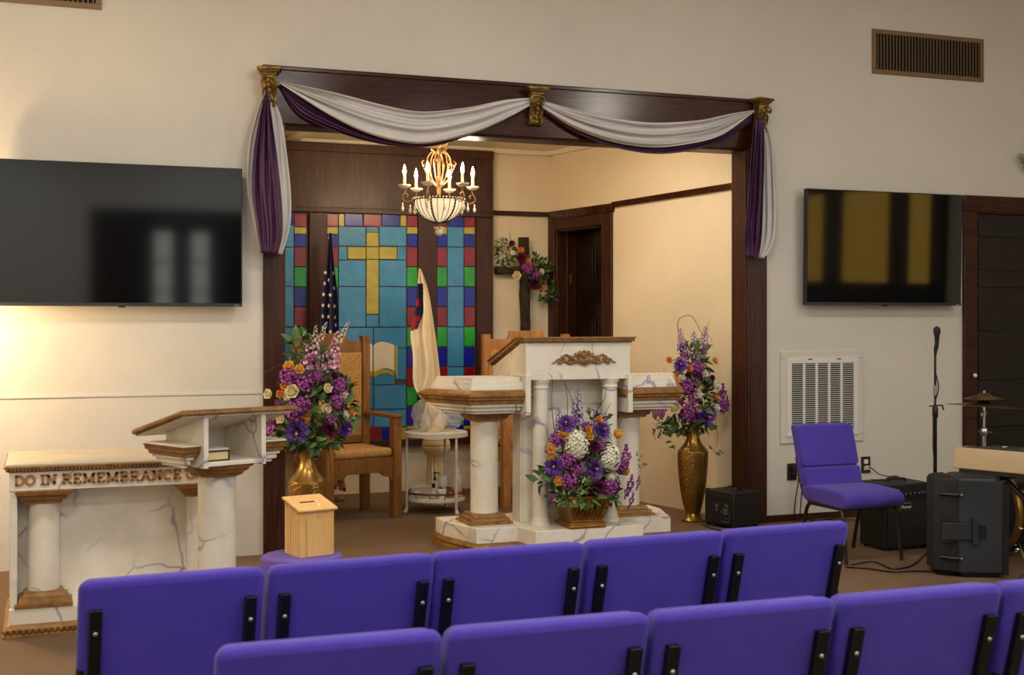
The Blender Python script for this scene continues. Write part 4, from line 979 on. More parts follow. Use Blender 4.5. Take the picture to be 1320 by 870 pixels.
t = tag(bpy.data.objects.new('window_scarf', None), 'sheer white scarf draped in two swags along the wooden beam', 'scarf'); col.objects.link(t)
cloth('swag', M['sheer'], t, [(360, 105), (430, 119), (500, 137), (545, 144), (600, 139), (650, 129), (683, 126)], [(360, 107), (424, 148), (474, 172), (523, 184), (560, 184), (612, 171), (655, 152), (683, 136)], FY - .03, 2.3, .045, seed=.4)
cloth('swag', M['sheer'], t, [(696, 129), (740, 141), (790, 152), (840, 158), (900, 155), (940, 147), (972, 142)], [(696, 137), (740, 165), (790, 183), (840, 190), (885, 186), (930, 174), (972, 144)], FY - .03, 2.3, .045, seed=1.9)
cloth('tail', M['sheer'], t, [(343, 114), (330, 150), (321, 190), (319, 240), (325, 280), (334, 324)], [(345, 114), (362, 150), (370, 200), (375, 250), (374, 290), (364, 328)], FY - .02, 3, .03, seed=.8)
cloth('tail', M['sheer'], t, [(978, 150), (975, 190), (973, 240), (973, 290), (972, 332)], [(982, 150), (995, 180), (999, 230), (1000, 290), (995, 318), (984, 333)], FY - .015, 3, .035, seed=2.3)
t = tag(bpy.data.objects.new('window_scarf', None), 'deep plum satin scarf hanging beneath the sheer white one', 'scarf'); col.objects.link(t)
cloth('swag', M['plum'], t, [(361, 108), (424, 146), (474, 170), (523, 183), (560, 184), (612, 171), (655, 152), (683, 138)], [(361, 112), (384, 146), (424, 166), (474, 182), (523, 189), (565, 187), (612, 172), (683, 141)], FY, 1.6, .035, seed=.9)
cloth('swag', M['plum'], t, [(696, 138), (740, 164), (790, 181), (840, 188), (885, 184), (930, 171), (970, 146)], [(696, 141), (740, 170), (790, 189), (840, 198), (885, 195), (930, 182), (968, 158)], FY, 1.2, .03, seed=2.6)
cloth('tail', M['plum'], t, [(344, 115), (335, 150), (327, 200), (325, 250), (331, 295), (336, 326)], [(345, 115), (350, 150), (357, 200), (363, 260), (364, 300), (358, 327)], FY - .075, 2.6, .03, seed=1.3)
cloth('tail', M['plum'], t, [(972, 153), (968, 200), (965, 250), (961, 290), (960, 331)], [(984, 152), (985, 190), (984, 240), (982, 300), (978, 332)], FY - .07, 2.6, .03, seed=3.1)

# ------------------------------------------------------------------ flags on their poles
def flag(label, pole_x, Y, Lp, Rp, colour, mats, stars=(), lean=0, top=None):
    b = Vector((pole_x, Y, 0)); t = thing('flag', label, 'flag', b)
    a, c = resamp(Lp, 70), resamp(Rp, 70); m = MB(); ns = 22; pts = {}
    def P(i, j, off=0):
        q = a[i].lerp(c[i], j); A_1 = .012 + .05 * min(1, i / 50)
        return at(q.x, q.y, Y - .02 - A_1 * (.6 + sin(2 * pi * 2.1 * j + .5 + i * .01)) - off) - b
    for i in range(70):
        for j in range(ns):
            q = a[i].lerp(c[i], (j + .5) / ns); m.cur = colour(q.x, q.y, (j + .5) / ns)
            m.add([P(i, j / ns), P(i + 1, j / ns), P(i + 1, (j + 1) / ns), P(i, (j + 1) / ns)], [(0, 1, 2, 3)])
    o = m.build('cloth', mats, t, fix=False, sharp=180)
    w_ = o.modifiers.new('weld', 'WELD'); w_.merge_threshold = .0004
    if stars:
        m = MB()
        for u, v, s in stars:
            i = min(range(71), key=lambda k: abs(a[k].y - v)); f = (u - a[i].x) / max(c[i].x - a[i].x, .1); rot = rnd.uniform(-.5, .5)
            w0 = P(i, min(max(f, .02), .98), .006); P_ = [(s * (1 if k % 2 == 0 else .42) * sin(rot + k * pi / 5) * .8, s * (1 if k % 2 == 0 else .42) * cos(rot + k * pi / 5)) for k in range(10)]
            m.prism([(w0.x + x, w0.z + z) for x, z in P_], w0.y - .003, w0.y)
        m.build('stars', M['flagwhite'], t)
    tz = at(pole_x, top, Y).z if False else top
    m = MB(); m.tube([(lean, .02, .03), (lean * .45, .02, tz * .55), (0, .02, tz)], .011, 10); p_ = m.build('pole', M['oak_dark'], t)
    m = MB(); m.lathe([(.011, tz - .03), (.013, tz - .02), (.006, tz - .005), (.0, tz + .01)], (0, .02), 10); m.build('finial', M['whitemetal'], p_)
    m = MB(); m.lathe([(.13, 0), (.13, .015), (.05, .035), (.02, .07), (.014, .12)], (lean, .02), 24); m.build('pole_base', M['antique'], t)
F1Y = 10.52
fx = at(425, 320, F1Y).x
def usc(u, v, j):
    if v < 470: return 0
    return 2 if int((u - 395 + (v - 470) * .5) / 9) % 2 == 0 else 1
st1 = [(302, 465), (275, 490), (335, 515), (268, 560), (308, 565), (265, 630), (302, 625), (262, 697), (345, 745), (310, 777), (262, 772), (330, 440), (280, 425), (340, 690), (300, 695), (338, 620)]
flag('star spangled flag with navy canton hanging furled before the stained glass', fx, F1Y, [(425, 300), (421, 335), (416, 370), (413, 400), (411, 430), (412, 500), (416, 580), (421, 628)], [(427, 300), (430, 335), (434, 370), (436, 400), (437, 430), (440, 500), (444, 580), (446, 634)], usc,
     [M['navy'], M['flagwhite'], M['flagred']], [(360 + x / 4.714, 260 + y / 4.714, .021) for x, y in st1], top=at(426, 303, F1Y).z)
F2Y = 10.36
fx = at(541.5, 360, F2Y).x
def chc(u, v, j):
    if v > 424: return 1
    edge = 545.5 - max(0, v - 404) * .4 if v > 365 else 0
    if u > edge or v < 352: return 1
    if 383 < v < 393 and u < 541 or 405 < v < 424 and (u - 530) < (424 - v) * .55 + 3 and u < 541: return 2
    return 0
flag('white church flag with navy and red corner hanging furled on its pole', fx, F2Y, [(540, 346), (538.5, 362), (537, 385), (534, 404), (530, 422), (529, 436), (532, 458), (533, 495), (543, 514)], [(542, 346), (545, 352), (553, 379), (561, 430), (566, 470), (567, 488), (560, 500), (545, 515)], chc, [M['navy'], M['flagwhite'], M['flagred']], top=at(541, 349, F2Y).z, lean=.13)
# ------------------------------------------------------------------ televisions
def tv(label, x0, x1, z0, z1, tilt, logo):
    cx, cz = (x0 + x1) / 2, (z0 + z1) / 2; w, h = x1 - x0, z1 - z0
    t = thing('television', label, 'television', (cx, WY, cz), 0, 'black flat televisions on the front wall')
    G = bpy.data.objects
    def rot(o): o.rotation_euler = (R(tilt), 0, 0); o.location = (0, -.10, 0); return o
    m = MB(); m.box(-w / 2, w / 2, -.018, .03, -h / 2, h / 2); body = rot(m.build('housing', M['black'], t, bevel=.004))
    m = MB(); m.box(-w / 2 + .008, w / 2 - .008, -.0195, -.017, -h / 2 + .022, h / 2 - .008); rot(m.build('screen', M['screen'], t))
    m = MB(); m.box(-w / 2 + .001, w / 2 - .001, -.0205, -.017, -h / 2 + .001, -h / 2 + .02); m.cur = 1; m.box(-.02, .02, -.02, .0, -h / 2 - .008, -h / 2); bz = rot(m.build('bezel', [M['greyplastic'], M['black']], t))
    text('logo', logo, .013, (0, -.0212, -h / 2 + .0105), M['chrome'], bz)
    m = MB(); m.box(-w / 2 + .03, -w / 2 + .07, -.0212, -.02, -h / 2 + .004, -h / 2 + .016) if False else m.box(w / 2 - .05, w / 2 - .02, -.0212, -.02, -h / 2 + .006, -h / 2 + .012); m.build('energy_mark', M['chrome'], bz)
    m = MB(); m.box(-.2, .2, -.07, -.04, -.15, .15); m.box(-.25, .25, -.015, 0, -.18, .18); m.box(-.03, .03, -.06, -.01, -.1, .1); m.build('wall_bracket', M['blackmetal'], t)
tv('big black television at the left, above the communion table', -.255, 1.212, 1.607, 2.486, 0, 'Hisense')
tv('black television reflecting amber windows, left of the dark door', 5.415, 6.855, 1.64, 2.517, 1.2, 'Hisense')

# ------------------------------------------------------------------ vents and grille
def vent(label, x0, x1, z0, z1):
    t = thing('air_vent', label, 'vent', ((x0 + x1) / 2, WY, (z0 + z1) / 2), 0, 'tan louvred air vents high on the wall'); w, h = (x1 - x0) / 2, (z1 - z0) / 2; b = .035
    m = MB(); m.box(-w, w, -.014, 0, h - b, h); m.box(-w, w, -.014, 0, -h, -h + b); m.box(-w, -w + b, -.014, 0, -h + b, h - b); m.box(w - b, w, -.014, 0, -h + b, h - b); m.build('frame', M['ventbrown'], t, bevel=.003)
    m = MB(); m.box(-w + .02, w - .02, -.003, -.001, -h + .02, h - .02); m.build('backing', M['ventdark'], t)
    m = MB(); N = 34
    for i in range(N):
        x = -w + b + (2 * w - 2 * b) * (i + .5) / N; m.add([(x - .005, -.0135, -h + b), (x + .002, -.0135, -h + b), (x + .0045, -.004, -h + b), (x, -.004, -h + b), (x - .005, -.0135, h - b), (x + .002, -.0135, h - b), (x + .0045, -.004, h - b), (x, -.004, h - b)],
                                                              [(0, 1, 2, 3), (4, 7, 6, 5), (0, 4, 5, 1), (1, 5, 6, 2), (2, 6, 7, 3), (3, 7, 4, 0)])
    m.build('louvres', M['ventbrown'], t)
a, b_ = at(1123.5, 37, WY), at(1267, 104, WY)
vent('tan louvred air vent high on the wall above the right television', a.x, b_.x, at(1123.5, 94.5, WY).z, a.z)
rv = at(131, 13, WY); vw = b_.x - a.x
vent('tan louvred air vent cut off at the upper left corner of the photo', rv.x - vw, rv.x, rv.z, rv.z + (a.z - at(1123.5, 94.5, WY).z))
x0, x1 = at(1005, 500, WY).x, at(1111.5, 500, WY).x; z1, z0 = at(1005, 453, WY).z, at(1005, 572, WY).z
t = thing('return_air_grille', 'square white return air grille on the wall behind the lone purple chair', 'grille', ((x0 + x1) / 2, WY, (z0 + z1) / 2)); w, h = (x1 - x0) / 2, (z1 - z0) / 2
m = MB(); q = .058
m.box(-w, w, -.016, 0, h - q, h); m.box(-w, w, -.016, 0, -h, -h + q); m.box(-w, -w + q, -.016, 0, -h + q, h - q); m.box(w - q, w, -.016, 0, -h + q, h - q); m.build('surround', M['wall'], t, bevel=.004)
m = MB(); wi, hi = w - q + .006, h - q + .006; f = .04
for b__ in ((-wi, wi, hi - f, hi), (-wi, wi, -hi, -hi + f), (-wi, -wi + f, -hi + f, hi - f), (wi - f, wi, -hi + f, hi - f)): m.box(b__[0], b__[1], -.026, -.008, b__[2], b__[3])
for k in range(1, 5): x = -wi + f + (2 * wi - 2 * f) * k / 5; m.box(x - .009, x + .009, -.024, -.01, -hi + f, hi - f)
m.build('frame', M['whiteplastic'], t, bevel=.002)
m = MB(); m.box(-wi + .01, wi - .01, -.006, -.002, -hi + .01, hi - .01); m.build('backing', M['ventdark'], t)
m = MB()
for i in range(32):
    z = -hi + f + (2 * hi - 2 * f) * (i + .5) / 32; m.add([(x, y, zz_) for x in (-wi + f, wi - f) for y, zz_ in ((-.021, z - .0042), (-.021, z + .0006), (-.012, z + .0014), (-.012, z - .001))], [(0, 1, 2, 3), (4, 7, 6, 5), (0, 4, 5, 1), (1, 5, 6, 2), (2, 6, 7, 3), (3, 7, 4, 0)])
m.build('louvres', M['whiteplastic'], t)
for x in (-.12, .14):
    m = MB(); m.box(x - .018, x + .018, -.03, -.024, hi - .012, hi - .004); m.build('latch', M['antique'], t)

# ------------------------------------------------------------------ outlets and leads
def outlet(label, u, v, plug):
    p = at(u, v, WY); t = thing('wall_outlet', label, 'outlet', p, 0, 'brown wall outlets')
    m = MB(); m.prism(rrect(-.042, .042, -.064, .064, .006), -.008, 0); m.build('cover_plate', M['brownplate'], t, bevel=.002)
    for z in (-.026, .026):
        m = MB(); m.prism(rrect(-.019, .019, z - .017, z + .017, .01), -.011, -.007); m.build('socket', M['black' if plug == 'b' else 'whiteplastic'], t)
    return p
pL = outlet('brown wall outlet left of the lone purple chair with black leads', 1020.5, 608, 'b')
pR = outlet('brown wall outlet right of the lone purple chair with a white plug', 1115.5, 599, 'w')
def lead(label, pts, mat='blackmetal', r=.0045, name='power_cable', extra=None):
    m = MB(); m.tube(smooth_path(pts, 8), r, 6)
    if extra: t = thing(name, label, 'cable', (0, 0, 0)); m.build('cord', M[mat], t); extra(t)
    else: tag(m.build(name, M[mat]), label, 'cable')
def plugs(p, mat, dz): 
    def f(t):
        m = MB(); m.box(p.x - .014, p.x + .014, p.y - .045, p.y - .011, p.z + dz - .014, p.z + dz + .014); m.build('plug', M[mat], t, bevel=.004)
    return f
lead('black power lead hanging from the left brown outlet', [pL + Vector((.0, -.03, .02)), pL + Vector((.012, -.075, -.03)), pL + Vector((-.005, -.05, -.25)), pL + Vector((-.02, -.06, -.5)), Vector((pL.x + .02, WY - .06, .01)), Vector((pL.x + .3, WY - .1, .006))], extra=plugs(pL, 'black', .024))
lead('second black power lead hanging beside the lone purple chair', [pL + Vector((.01, -.03, -.02)), pL + Vector((.03, -.09, -.06)), pL + Vector((.03, -.07, -.3)), pL + Vector((.02, -.07, -.52)), Vector((pL.x + .12, WY - .09, .01)), Vector((pL.x + .5, WY - .22, .006))], extra=plugs(pL, 'black', -.024))
lead('black lead from the right brown outlet draped onto the combo amplifier', [pR + Vector((.0, -.03, -.02)), at(1123, 603, 8.12), at(1133, 611, 7.9), at(1148, 614.5, 7.55), at(1158, 614, 7.3), Vector((5.42, 7.13, .46)), Vector((5.34, 7.09, .447)), Vector((5.25, 7.11, .447))], extra=plugs(pR, 'whiteplastic', -.02))
fl = lambda u, v: on_z(u, v, .008)
lead('black cable running along the carpet from the lone chair to the loudspeaker', [fl(1090, 731), fl(1120, 733), fl(1150, 737), fl(1185, 736), fl(1222, 738)], name='floor_cable')
lead('looping black cable on the carpet rising toward the loudspeaker', [fl(1098, 728), fl(1126, 724), fl(1150, 733), fl(1175, 729), fl(1192, 715), fl(1203, 704), fl(1216, 699)], name='floor_cable')
lead('thin black lead lying by the floor monitor amplifier', [fl(905, 676), fl(918, 681), fl(934, 684), fl(960, 684)], name='floor_cable')
m = MB(); a = Vector((RW0.x - .02, 8.52, 3.07)); m.tube([a, a - UPZ * .9, a + Vector((.004, 0, -1.9)), a + Vector((.006, .01, -2.25))], .004, 6); m.tube([a + Vector((.0, -.1, 0)), a + Vector((.0, -.1, -2.9))], .003, 6)
m.ball((a.x + .006, a.y + .01, a.z - 2.26), .012, 8, 6)
tag(m.build('hanging_cord', M['white_trim']), 'thin pale cords hanging down the front of the right alcove wall', 'cord')

# ------------------------------------------------------------------ amplifiers and loudspeaker
A0 = Vector((4.715, 8.0, 0))
t = thing('floor_amplifier', 'small black amplifier at the foot of the right wooden post', 'amplifier', A0, R(15))
m = MB(); m.box(0, .27, 0, .30, .018, .27); m.build('cabinet', M['vinyl'], t, bevel=.01, seg=3)
m = MB(); m.box(-.006, .004, .02, .28, .035, .235); pn = m.build('control_panel', M['black'], t, bevel=.002)
m = MB()
for y0, y1, za, zb_ in ((.05, .085, .16, .185), (.055, .1, .105, .15), (.115, .13, .115, .13), (.15, .185, .15, .175), (.155, .18, .12, .14), (.06, .075, .07, .08), (.085, .095, .07, .078), (.035, .04, .05, .14), (.05, .11, .045, .055)): m.box(-.0085, -.005, y0, y1, za, zb_)
m.build('panel_labels', M['ventgrey'], pn)
for y, z in ((.2, .12), (.2, .17), (.22, .07), (.24, .14), (.24, .18)):
    m = MB(); m.tube([(-.003, y, z), (-.018, y, z)], .009, 12); m.build('control_knob', M['greyplastic'], pn)
m = MB(); m.tube(smooth_path([(.07, .06, .266), (.08, .06, .286), (.14, .1, .29), (.19, .13, .286), (.2, .14, .266)], 4), .009, 6); m.build('carry_handle', M['vinyl'], t)
for x in (.02, .25):
    for y in (.02, .28):
        m = MB(); m.cb(x, y, .27, .03, .03, .012); m.build('corner_guard', M['black'], t, bevel=.004)
        m = MB(); m.lathe([(.012, 0), (.014, .02)], (x, y), 10); m.build('rubber_foot', M['black'], t)
B0 = Vector((5.205, 6.91, 0))
t = thing('combo_amplifier', 'black guitar combo amplifier behind the lone purple chair', 'amplifier', B0, 0)
m = MB(); m.box(0, .372, .004, .27, .012, .44); m.build('cabinet', M['vinyl'], t, bevel=.01, seg=3)
m = MB(); m.box(.022, .35, -.006, .006, .03, .325); m.build('grille_cloth', M['ventdark'], t, bevel=.004)
m = MB(); m.box(.02, .352, -.004, .006, .342, .402); pn = m.build('control_panel', M['black'], t)
for i in range(7):
    m = MB(); x = .05 + .036 * i; m.tube([(x, -.003, .372), (x, -.018, .372)], .011, 12); k = m.build('control_knob', M['greyplastic'], pn)
    m = MB(); m.box(x - .001, x + .001, -.0195, -.018, .373, .382); m.build('pointer', M['whiteplastic'], k)
for x, c_ in ((.30, 'screw'), (.33, 'screw')):
    m = MB(); m.tube([(x, -.003, .378), (x, -.010, .378)], .008, 12); m.build('jack', M[c_], pn)
m = MB(); m.box(.118, .205, -.012, -.006, .26, .315); bd = m.build('badge', M['screw'], t, bevel=.002)
m = MB(); m.box(.122, .201, -.0135, -.011, .264, .311); bp = m.build('badge_field', M['black'], bd)
text('lettering', 'Peavey', .028, (.1615, -.0145, .288), M['whiteplastic'], bd, shear=.35)
m = MB(); m.tube(smooth_path([(.1, .13, .438), (.11, .13, .453), (.19, .13, .458), (.26, .13, .453), (.27, .13, .438)], 4), .009, 6); m.build('carry_handle', M['vinyl'], t)
for x in (.03, .34):
    for y in (.03, .24):
        m = MB(); m.lathe([(.014, 0), (.016, .014)], (x, y), 10); m.build('rubber_foot', M['black'], t)
# PA loudspeaker seen from the side
S0, S1 = on_z(1236, 745, 0), on_z(1294, 746, 0)
e = (S1 - S0); ang = math.atan2(e.y, e.x); sw = e.length
t = thing('loudspeaker', 'large charcoal loudspeaker cabinet standing on the carpet under the keyboard', 'loudspeaker', S0, ang)
fp = [(0, 0), (sw, 0), (sw + .005, .02), (sw + .005, .30), (sw, .33), (0, .33)]
m = MB(); m.mould([(.002, .004), (.002, .326), (-.128, .25), (-.128, .075)], [(-.03, 0), (-.02, .02), (0, .035), (0, .565), (-.012, .585), (-.03, .592)]); m.build('rear_shell', M['mattblack'], t, bevel=.004)
m = MB(); m.mould(fp, [(-.03, 0), (-.02, .02), (0, .035), (0, .565), (-.012, .585), (-.03, .592)]); m.build('cabinet', M['greyplastic'], t, bevel=.004)
m = MB(); m.mould([(sw - .01, -.004), (sw + .03, -.004), (sw + .03, .334), (sw - .01, .334)], [(0, .02), (0, .58)]); m.build('front_grille', M['black'], t, bevel=.006)
m = MB(); m.prism([(-.10, .205), (.145, .23), (.16, .25), (.16, .30), (.145, .315), (-.10, .345)], -.0035, .004); rc = m.build('handle_recess', M['black'], t)
m = MB(); m.box(-.1, .075, -.012, -.002, .225, .325); m.build('handle_plate', M['greyplastic'], rc, bevel=.004)
m = MB(); m.prism(rrect(.075, .108, .195, .36, .006), -.024, -.003); m.build('handle', M['greyplastic'], t, bevel=.004)
for z in (.115, .49):
    m = MB(); m.tube([(-.1, .05, z), (-.02, -.006, z), (.018, -.008, z)], .009, 8); cl = m.build('recessed_bolt', M['black'], t)
    m = MB(); m.ball((.012, -.012, z), .008, 8, 6); m.build('bolt_head', M['screw'], cl)

# ------------------------------------------------------------------ microphone on its stand
mp = Vector((5.84, 7.19, 0))
t = thing('microphone_stand', 'tall black microphone stand against the white wall with cable wound round it', 'microphone stand', mp)
m = MB(); m.lathe([(.13, 0), (.13, .012), (.12, .022), (.03, .03), (.018, .045)], n=28); m.build('base', M['blackmetal'], t)
m = MB(); m.tube([(0, 0, .03), (0, 0, .90)], .013, 10); m.build('lower_tube', M['blackmetal'], t)
m = MB(); m.tube([(0, 0, .88), (0, 0, 1.33)], .008, 10); m.build('upper_tube', M['blackmetal'], t)
m = MB(); m.lathe([(.013, .84), (.02, .85), (.02, .91), (.012, .93)], n=14); k = m.build('clutch', M['black'], t)
m = MB(); m.tube([(-.05, 0, .925), (.06, 0, .93)], .005, 6); m.tube([(.06, 0, .93), (.065, -.01, .895)], .006, 6); m.build('clamp_lever', M['blackmetal'], k)
m = MB(); m.lathe([(.012, 1.0), (.013, 1.0), (.013, 1.07), (.012, 1.07)], n=14); m.build('silver_collar', M['screw'], t)
m = MB(); m.tube([(0, 0, 1.31), (-.004, -.02, 1.37)], .012, 8); m.build('microphone_clip', M['black'], t)
cpts = [(-.008, -.03, 1.32), (-.02, -.02, 1.2), (.016, -.016, 1.05), (-.02, -.01, .92), (-.028, -.014, .75), (-.024, -.012, .6), (.0, -.02, .45), (.02, -.016, .3), (-.01, -.02, .12), (-.06, -.06, .03)]
m = MB(); m.tube(smooth_path(cpts, 6), .0045, 6); tag(m.build('microphone_cable', M['black']), 'black microphone cable winding down the tall stand', 'cable'); bpy.data.objects['microphone_cable'].location = mp
mq = thing('microphone', 'black handheld microphone clipped on top of the stand', 'microphone', mp + Vector((-.003, -.022, 1.34)))
m = MB(); m.lathe([(.010, -.02), (.012, .0), (.018, .075), (.02, .085)], n=16); m.build('handle', M['black'], mq)
m = MB(); m.lathe([(.02, .085), (.026, .088), (.026, .094), (.02, .097)], n=18); m.build('ring', M['greyplastic'], mq)
m = MB(); m.ball((0, 0, .112), (.025, .025, .028), 16, 10); m.build('mesh_head', plain('mic_mesh', C(46, 44, 42), .5, .6, None, 8, .6, 500), mq)

# ------------------------------------------------------------------ keyboard, drum kit
kd, kn = Vector((.357, -.934, 0)), Vector((.934, .357, 0))      # long axis towards the camera, across it
K0 = Vector((4.77, 5.72, 0)); ka = math.atan2(kd.y, kd.x)
t = thing('electronic_keyboard', 'tan electronic keyboard on a black folding stand at the right edge', 'keyboard', K0, ka)
Wk, Lk, zk = .40, 1.25, .69      # local x along the body, local y across (kn)
m = MB(); m.prism([(-.012, zk + .008), (.0, zk + .075), (.02, zk + .122), (.15, zk + .122), (.165, zk + .105), (Wk, zk + .085), (Wk, zk + .008)], 0, Lk, lambda a, z, y: (y, a, z)); m.build('case', M['tan'], t, bevel=.006)
m = MB(); m.box(.02, Lk - .02, .02, Wk - .02, zk - .018, zk + .012); m.build('underside', M['greyplastic'], t, bevel=.004)
m = MB(); m.box(.03, Lk - .03, .04, .15, zk + .121, zk + .124); m.build('control_panel', M['greyplastic'], t)
m = MB()
for i in range(36): m.box(.06 + i * .031, .09 + i * .031, .19, .385, zk + .098, zk + .11)
m.build('white_keys', M['whiteplastic'], t, bevel=.001)
m = MB()
for i in range(36):
    if i % 7 not in (2, 6): m.box(.082 + i * .031, .098 + i * .031, .19, .31, zk + .11, zk + .12)
m.build('black_keys', M['black'], t, bevel=.001)
m = MB(); m.box(.52, .60, -.004, .001, zk + .05, zk + .085); m.build('connector_plate', M['screw'], t)
t2 = thing('keyboard_stand', 'black folding stand crossing under the tan keyboard', 'stand', K0, ka)
for y in (.08, .32):
    m = MB(); m.tube([(.25, y, .03), (.95, y, .64)], .016, 8); m.tube([(.95, y + .04, .03), (.25, y + .04, .64)], .016, 8); m.build('cross_leg', M['blackmetal'], t2)
for x in (.25, .95):
    m = MB(); m.tube([(x, 0, .016), (x, .44, .016)], .016, 8); m.build('foot_bar', M['blackmetal'], t2)
    m = MB(); m.tube([(x, .02, .657), (x, .38, .657)], .014, 8); m.build('top_bar', M['blackmetal'], t2)
cy = Vector((5.61, 6.44, 0))
t = thing('hi_hat', 'pair of bronze hi-hat cymbals on a chrome stand before the dark door', 'cymbal', cy)
def cym(m, r_, z, tilt, flip=1, c=(0, 0, 0)):
    M0 = m.M; m.M = Matrix.Translation((c[0], c[1], z)) @ Matrix.Rotation(R(tilt), 4, 'Y'); m.lathe([(.008, .022 * flip), (.03, .02 * flip), (.045, .006 * flip), (r_ * .6, -.004 * flip), (r_, -.014 * flip), (r_, -.0155 * flip), (.045, .004 * flip), (.01, .018 * flip)], n=40); m.M = M0
m = MB(); cym(m, .225, .99, 4); m.build('lower_cymbal', M['cymbal'], t)
m = MB(); cym(m, .12, 1.04, -2); m.build('upper_cymbal', M['cymbal'], t)
m = MB(); m.tube([(0, 0, .3), (0, 0, 1.075)], .007, 8); m.tube([(0, 0, .05), (0, 0, .82)], .012, 10); m.build('stand_tube', M['chrome'], t)
m = MB(); m.lathe([(.008, .995), (.02, 1.0), (.02, 1.03), (.008, 1.035)], n=12); m.build('clutch', M['black'], t)
m = MB(); m.tube([(.02 * cos(a_), 0, .925 + .02 * sin(a_)) for a_ in [2 * pi * k / 14 for k in range(15)]], .005, 6); m.lathe([(.014, .79), (.02, .80), (.02, .83), (.014, .84)], n=12); m.tube([(.02, 0, .815), (.05, -.02, .81)], .005, 6); m.tube([(-.02, 0, .815), (-.045, .0, .82)], .005, 6); m.build('wing_nut', M['chrome'], t)
for k in range(3):
    a_ = R(30 + 120 * k); m = MB(); m.tube([(0, 0, .35), (.15 * cos(a_), .15 * sin(a_), .012)], .008, 8); m.build('leg', M['chrome'], t)
BD = Vector((5.78, 6.61, .295))
t = thing('bass_drum', 'black bass drum with a brass coloured hoop behind the loudspeaker', 'drum', (BD.x, BD.y, 0), 0)
def xl(m, prof, n=44, cap=(True, True)):
    M0 = m.M; m.M = Matrix.Translation((0, 0, BD.z)) @ Matrix.Rotation(R(90), 4, 'Y'); m.lathe(prof, n=n, cap=cap); m.M = M0
m = MB(); xl(m, [(.268, .03), (.268, .40)]); m.build('shell', plain('black_gloss_shell', C(14, 14, 16), .12), t)
m = MB(); xl(m, [(.25, .008), (.262, .006), (.262, .010), (.25, .012)]); xl(m, [(.001, .006), (.26, .006), (.26, .012), (.001, .012)]); m.build('drum_head', M['black'], t)
for x in (0, .395):
    m = MB(); xl(m, [(.262, x), (.288, x), (.29, x + .01), (.288, x + .038), (.262, x + .038), (.262, x)], cap=(False, False)); m.build('hoop', M['vase_s'], t)
for k in range(8):
    a_ = 2 * pi * k / 8 + .3; y, z = .285 * cos(a_), BD.z + .285 * sin(a_); y2, z2 = .3 * cos(a_), BD.z + .3 * sin(a_)
    m = MB(); m.tube([(.01, y2, z2), (.12, y2, z2)], .005, 6); m.ball((.13, y, z), (.03, .016, .016), 10, 6); m.ball((.012, y2, z2), (.012, .014, .014), 8, 6); m.build('lug', M['chrome'], t)
for s in (-1, 1):
    m = MB(); m.tube([(.08, s * .2, BD.z - .19), (.02, s * .31, .01)], .009, 8); m.build('spur', M['chrome'], t)
m = MB(); m.box(-.0, .04, -.04, .04, .003, .02); m.build('hoop_rest', M['black'], t)
sd = Vector((5.66, 5.74, 0))
t = thing('crash_cymbal', 'flat bronze cymbal at the right edge above the keyboard', 'cymbal', (5.83, 6.02, 0))
m = MB(); cym(m, .22, .705, 3); m.build('cymbal_plate', M['cymbal'], t)
m = MB(); m.tube([(0, 0, .02), (0, 0, .80)], .009, 8); m.build('stand_tube', M['chrome'], t)
m = MB(); m.lathe([(.006, .73), (.022, .735), (.022, .755), (.01, .76), (.014, .79), (.004, .80)], n=12); m.build('wing_nut', M['chrome'], t)
for k in range(3):
    a_ = R(80 + 120 * k); m = MB(); m.tube([(0, 0, .10), (.10 * cos(a_), .10 * sin(a_), .012)], .007, 8); m.build('leg', M['chrome'], t)

# ------------------------------------------------------------------ white side table, pedestal and bottles
tc = Vector((2.92, 9.80, 0)); tc = on_z(562, 659.5, 0)
tc = Vector((tc.x + .01, tc.y + .03, 0))
t = thing('side_table', 'round white metal side table with two tiers, behind the pulpit', 'table', tc)
m = MB(); m.lathe([(.245, .615), (.252, .618), (.252, .634), (.245, .638)], n=44); m.build('tabletop', M['whitemetal'], t)
m = MB(); m.lathe([(.249, .60), (.249, .617), (.254, .617), (.254, .60)], n=44, cap=(False, False)); m.build('apron', M['whitemetal'], t)
m = MB(); m.lathe([(.225, .09), (.232, .094), (.232, .112), (.225, .116)], n=44); sh = m.build('shelf', M['whitemetal'], t)
m = MB(); m.lathe([(.226, .15), (.231, .15), (.231, .166), (.226, .166)], n=44, cap=(False, False))
for k in range(12): m.tube([(.2285 * cos(k * pi / 6), .2285 * sin(k * pi / 6), .114), (.2285 * cos(k * pi / 6), .2285 * sin(k * pi / 6), .152)], .003, 6)
m.build('gallery_rail', M['vase_s'], sh)
for k in range(3):
    a_ = math.atan2(-.9, .42) + k * 2 * pi / 3; d = Vector((cos(a_), sin(a_), 0)); m = MB(); m.tube([d * .236 + UPZ * .61, d * .236 + UPZ * .03], .011, 10); m.tube([d * .236 + UPZ * .035, d * .24 + UPZ * .022, d * .25], [.011, .014, .018], 10); m.build('leg', M['whitemetal'], t)
pc = Vector((tc.x + .13, tc.y + .42, 0))
t = thing('plaster_pedestal', 'cream plaster column pedestal standing behind the white side table', 'pedestal', pc); t.scale = (1, 1, .87)
m = MB(); m.lathe([(.12, 0), (.12, .05), (.10, .06), (.1, .085), (.082, .1)], n=32); m.build('base', M['cream'], t)
m = MB(); N = 64; m.loft([[((.078 + .005 * cos(16 * 2 * pi * j / N)) * s_ * cos(2 * pi * j / N), (.078 + .005 * cos(16 * 2 * pi * j / N)) * s_ * sin(2 * pi * j / N), z) for j in range(N)] for z, s_ in ((.1, 1), (.46, .95))]); m.build('shaft', M['cream'], t)
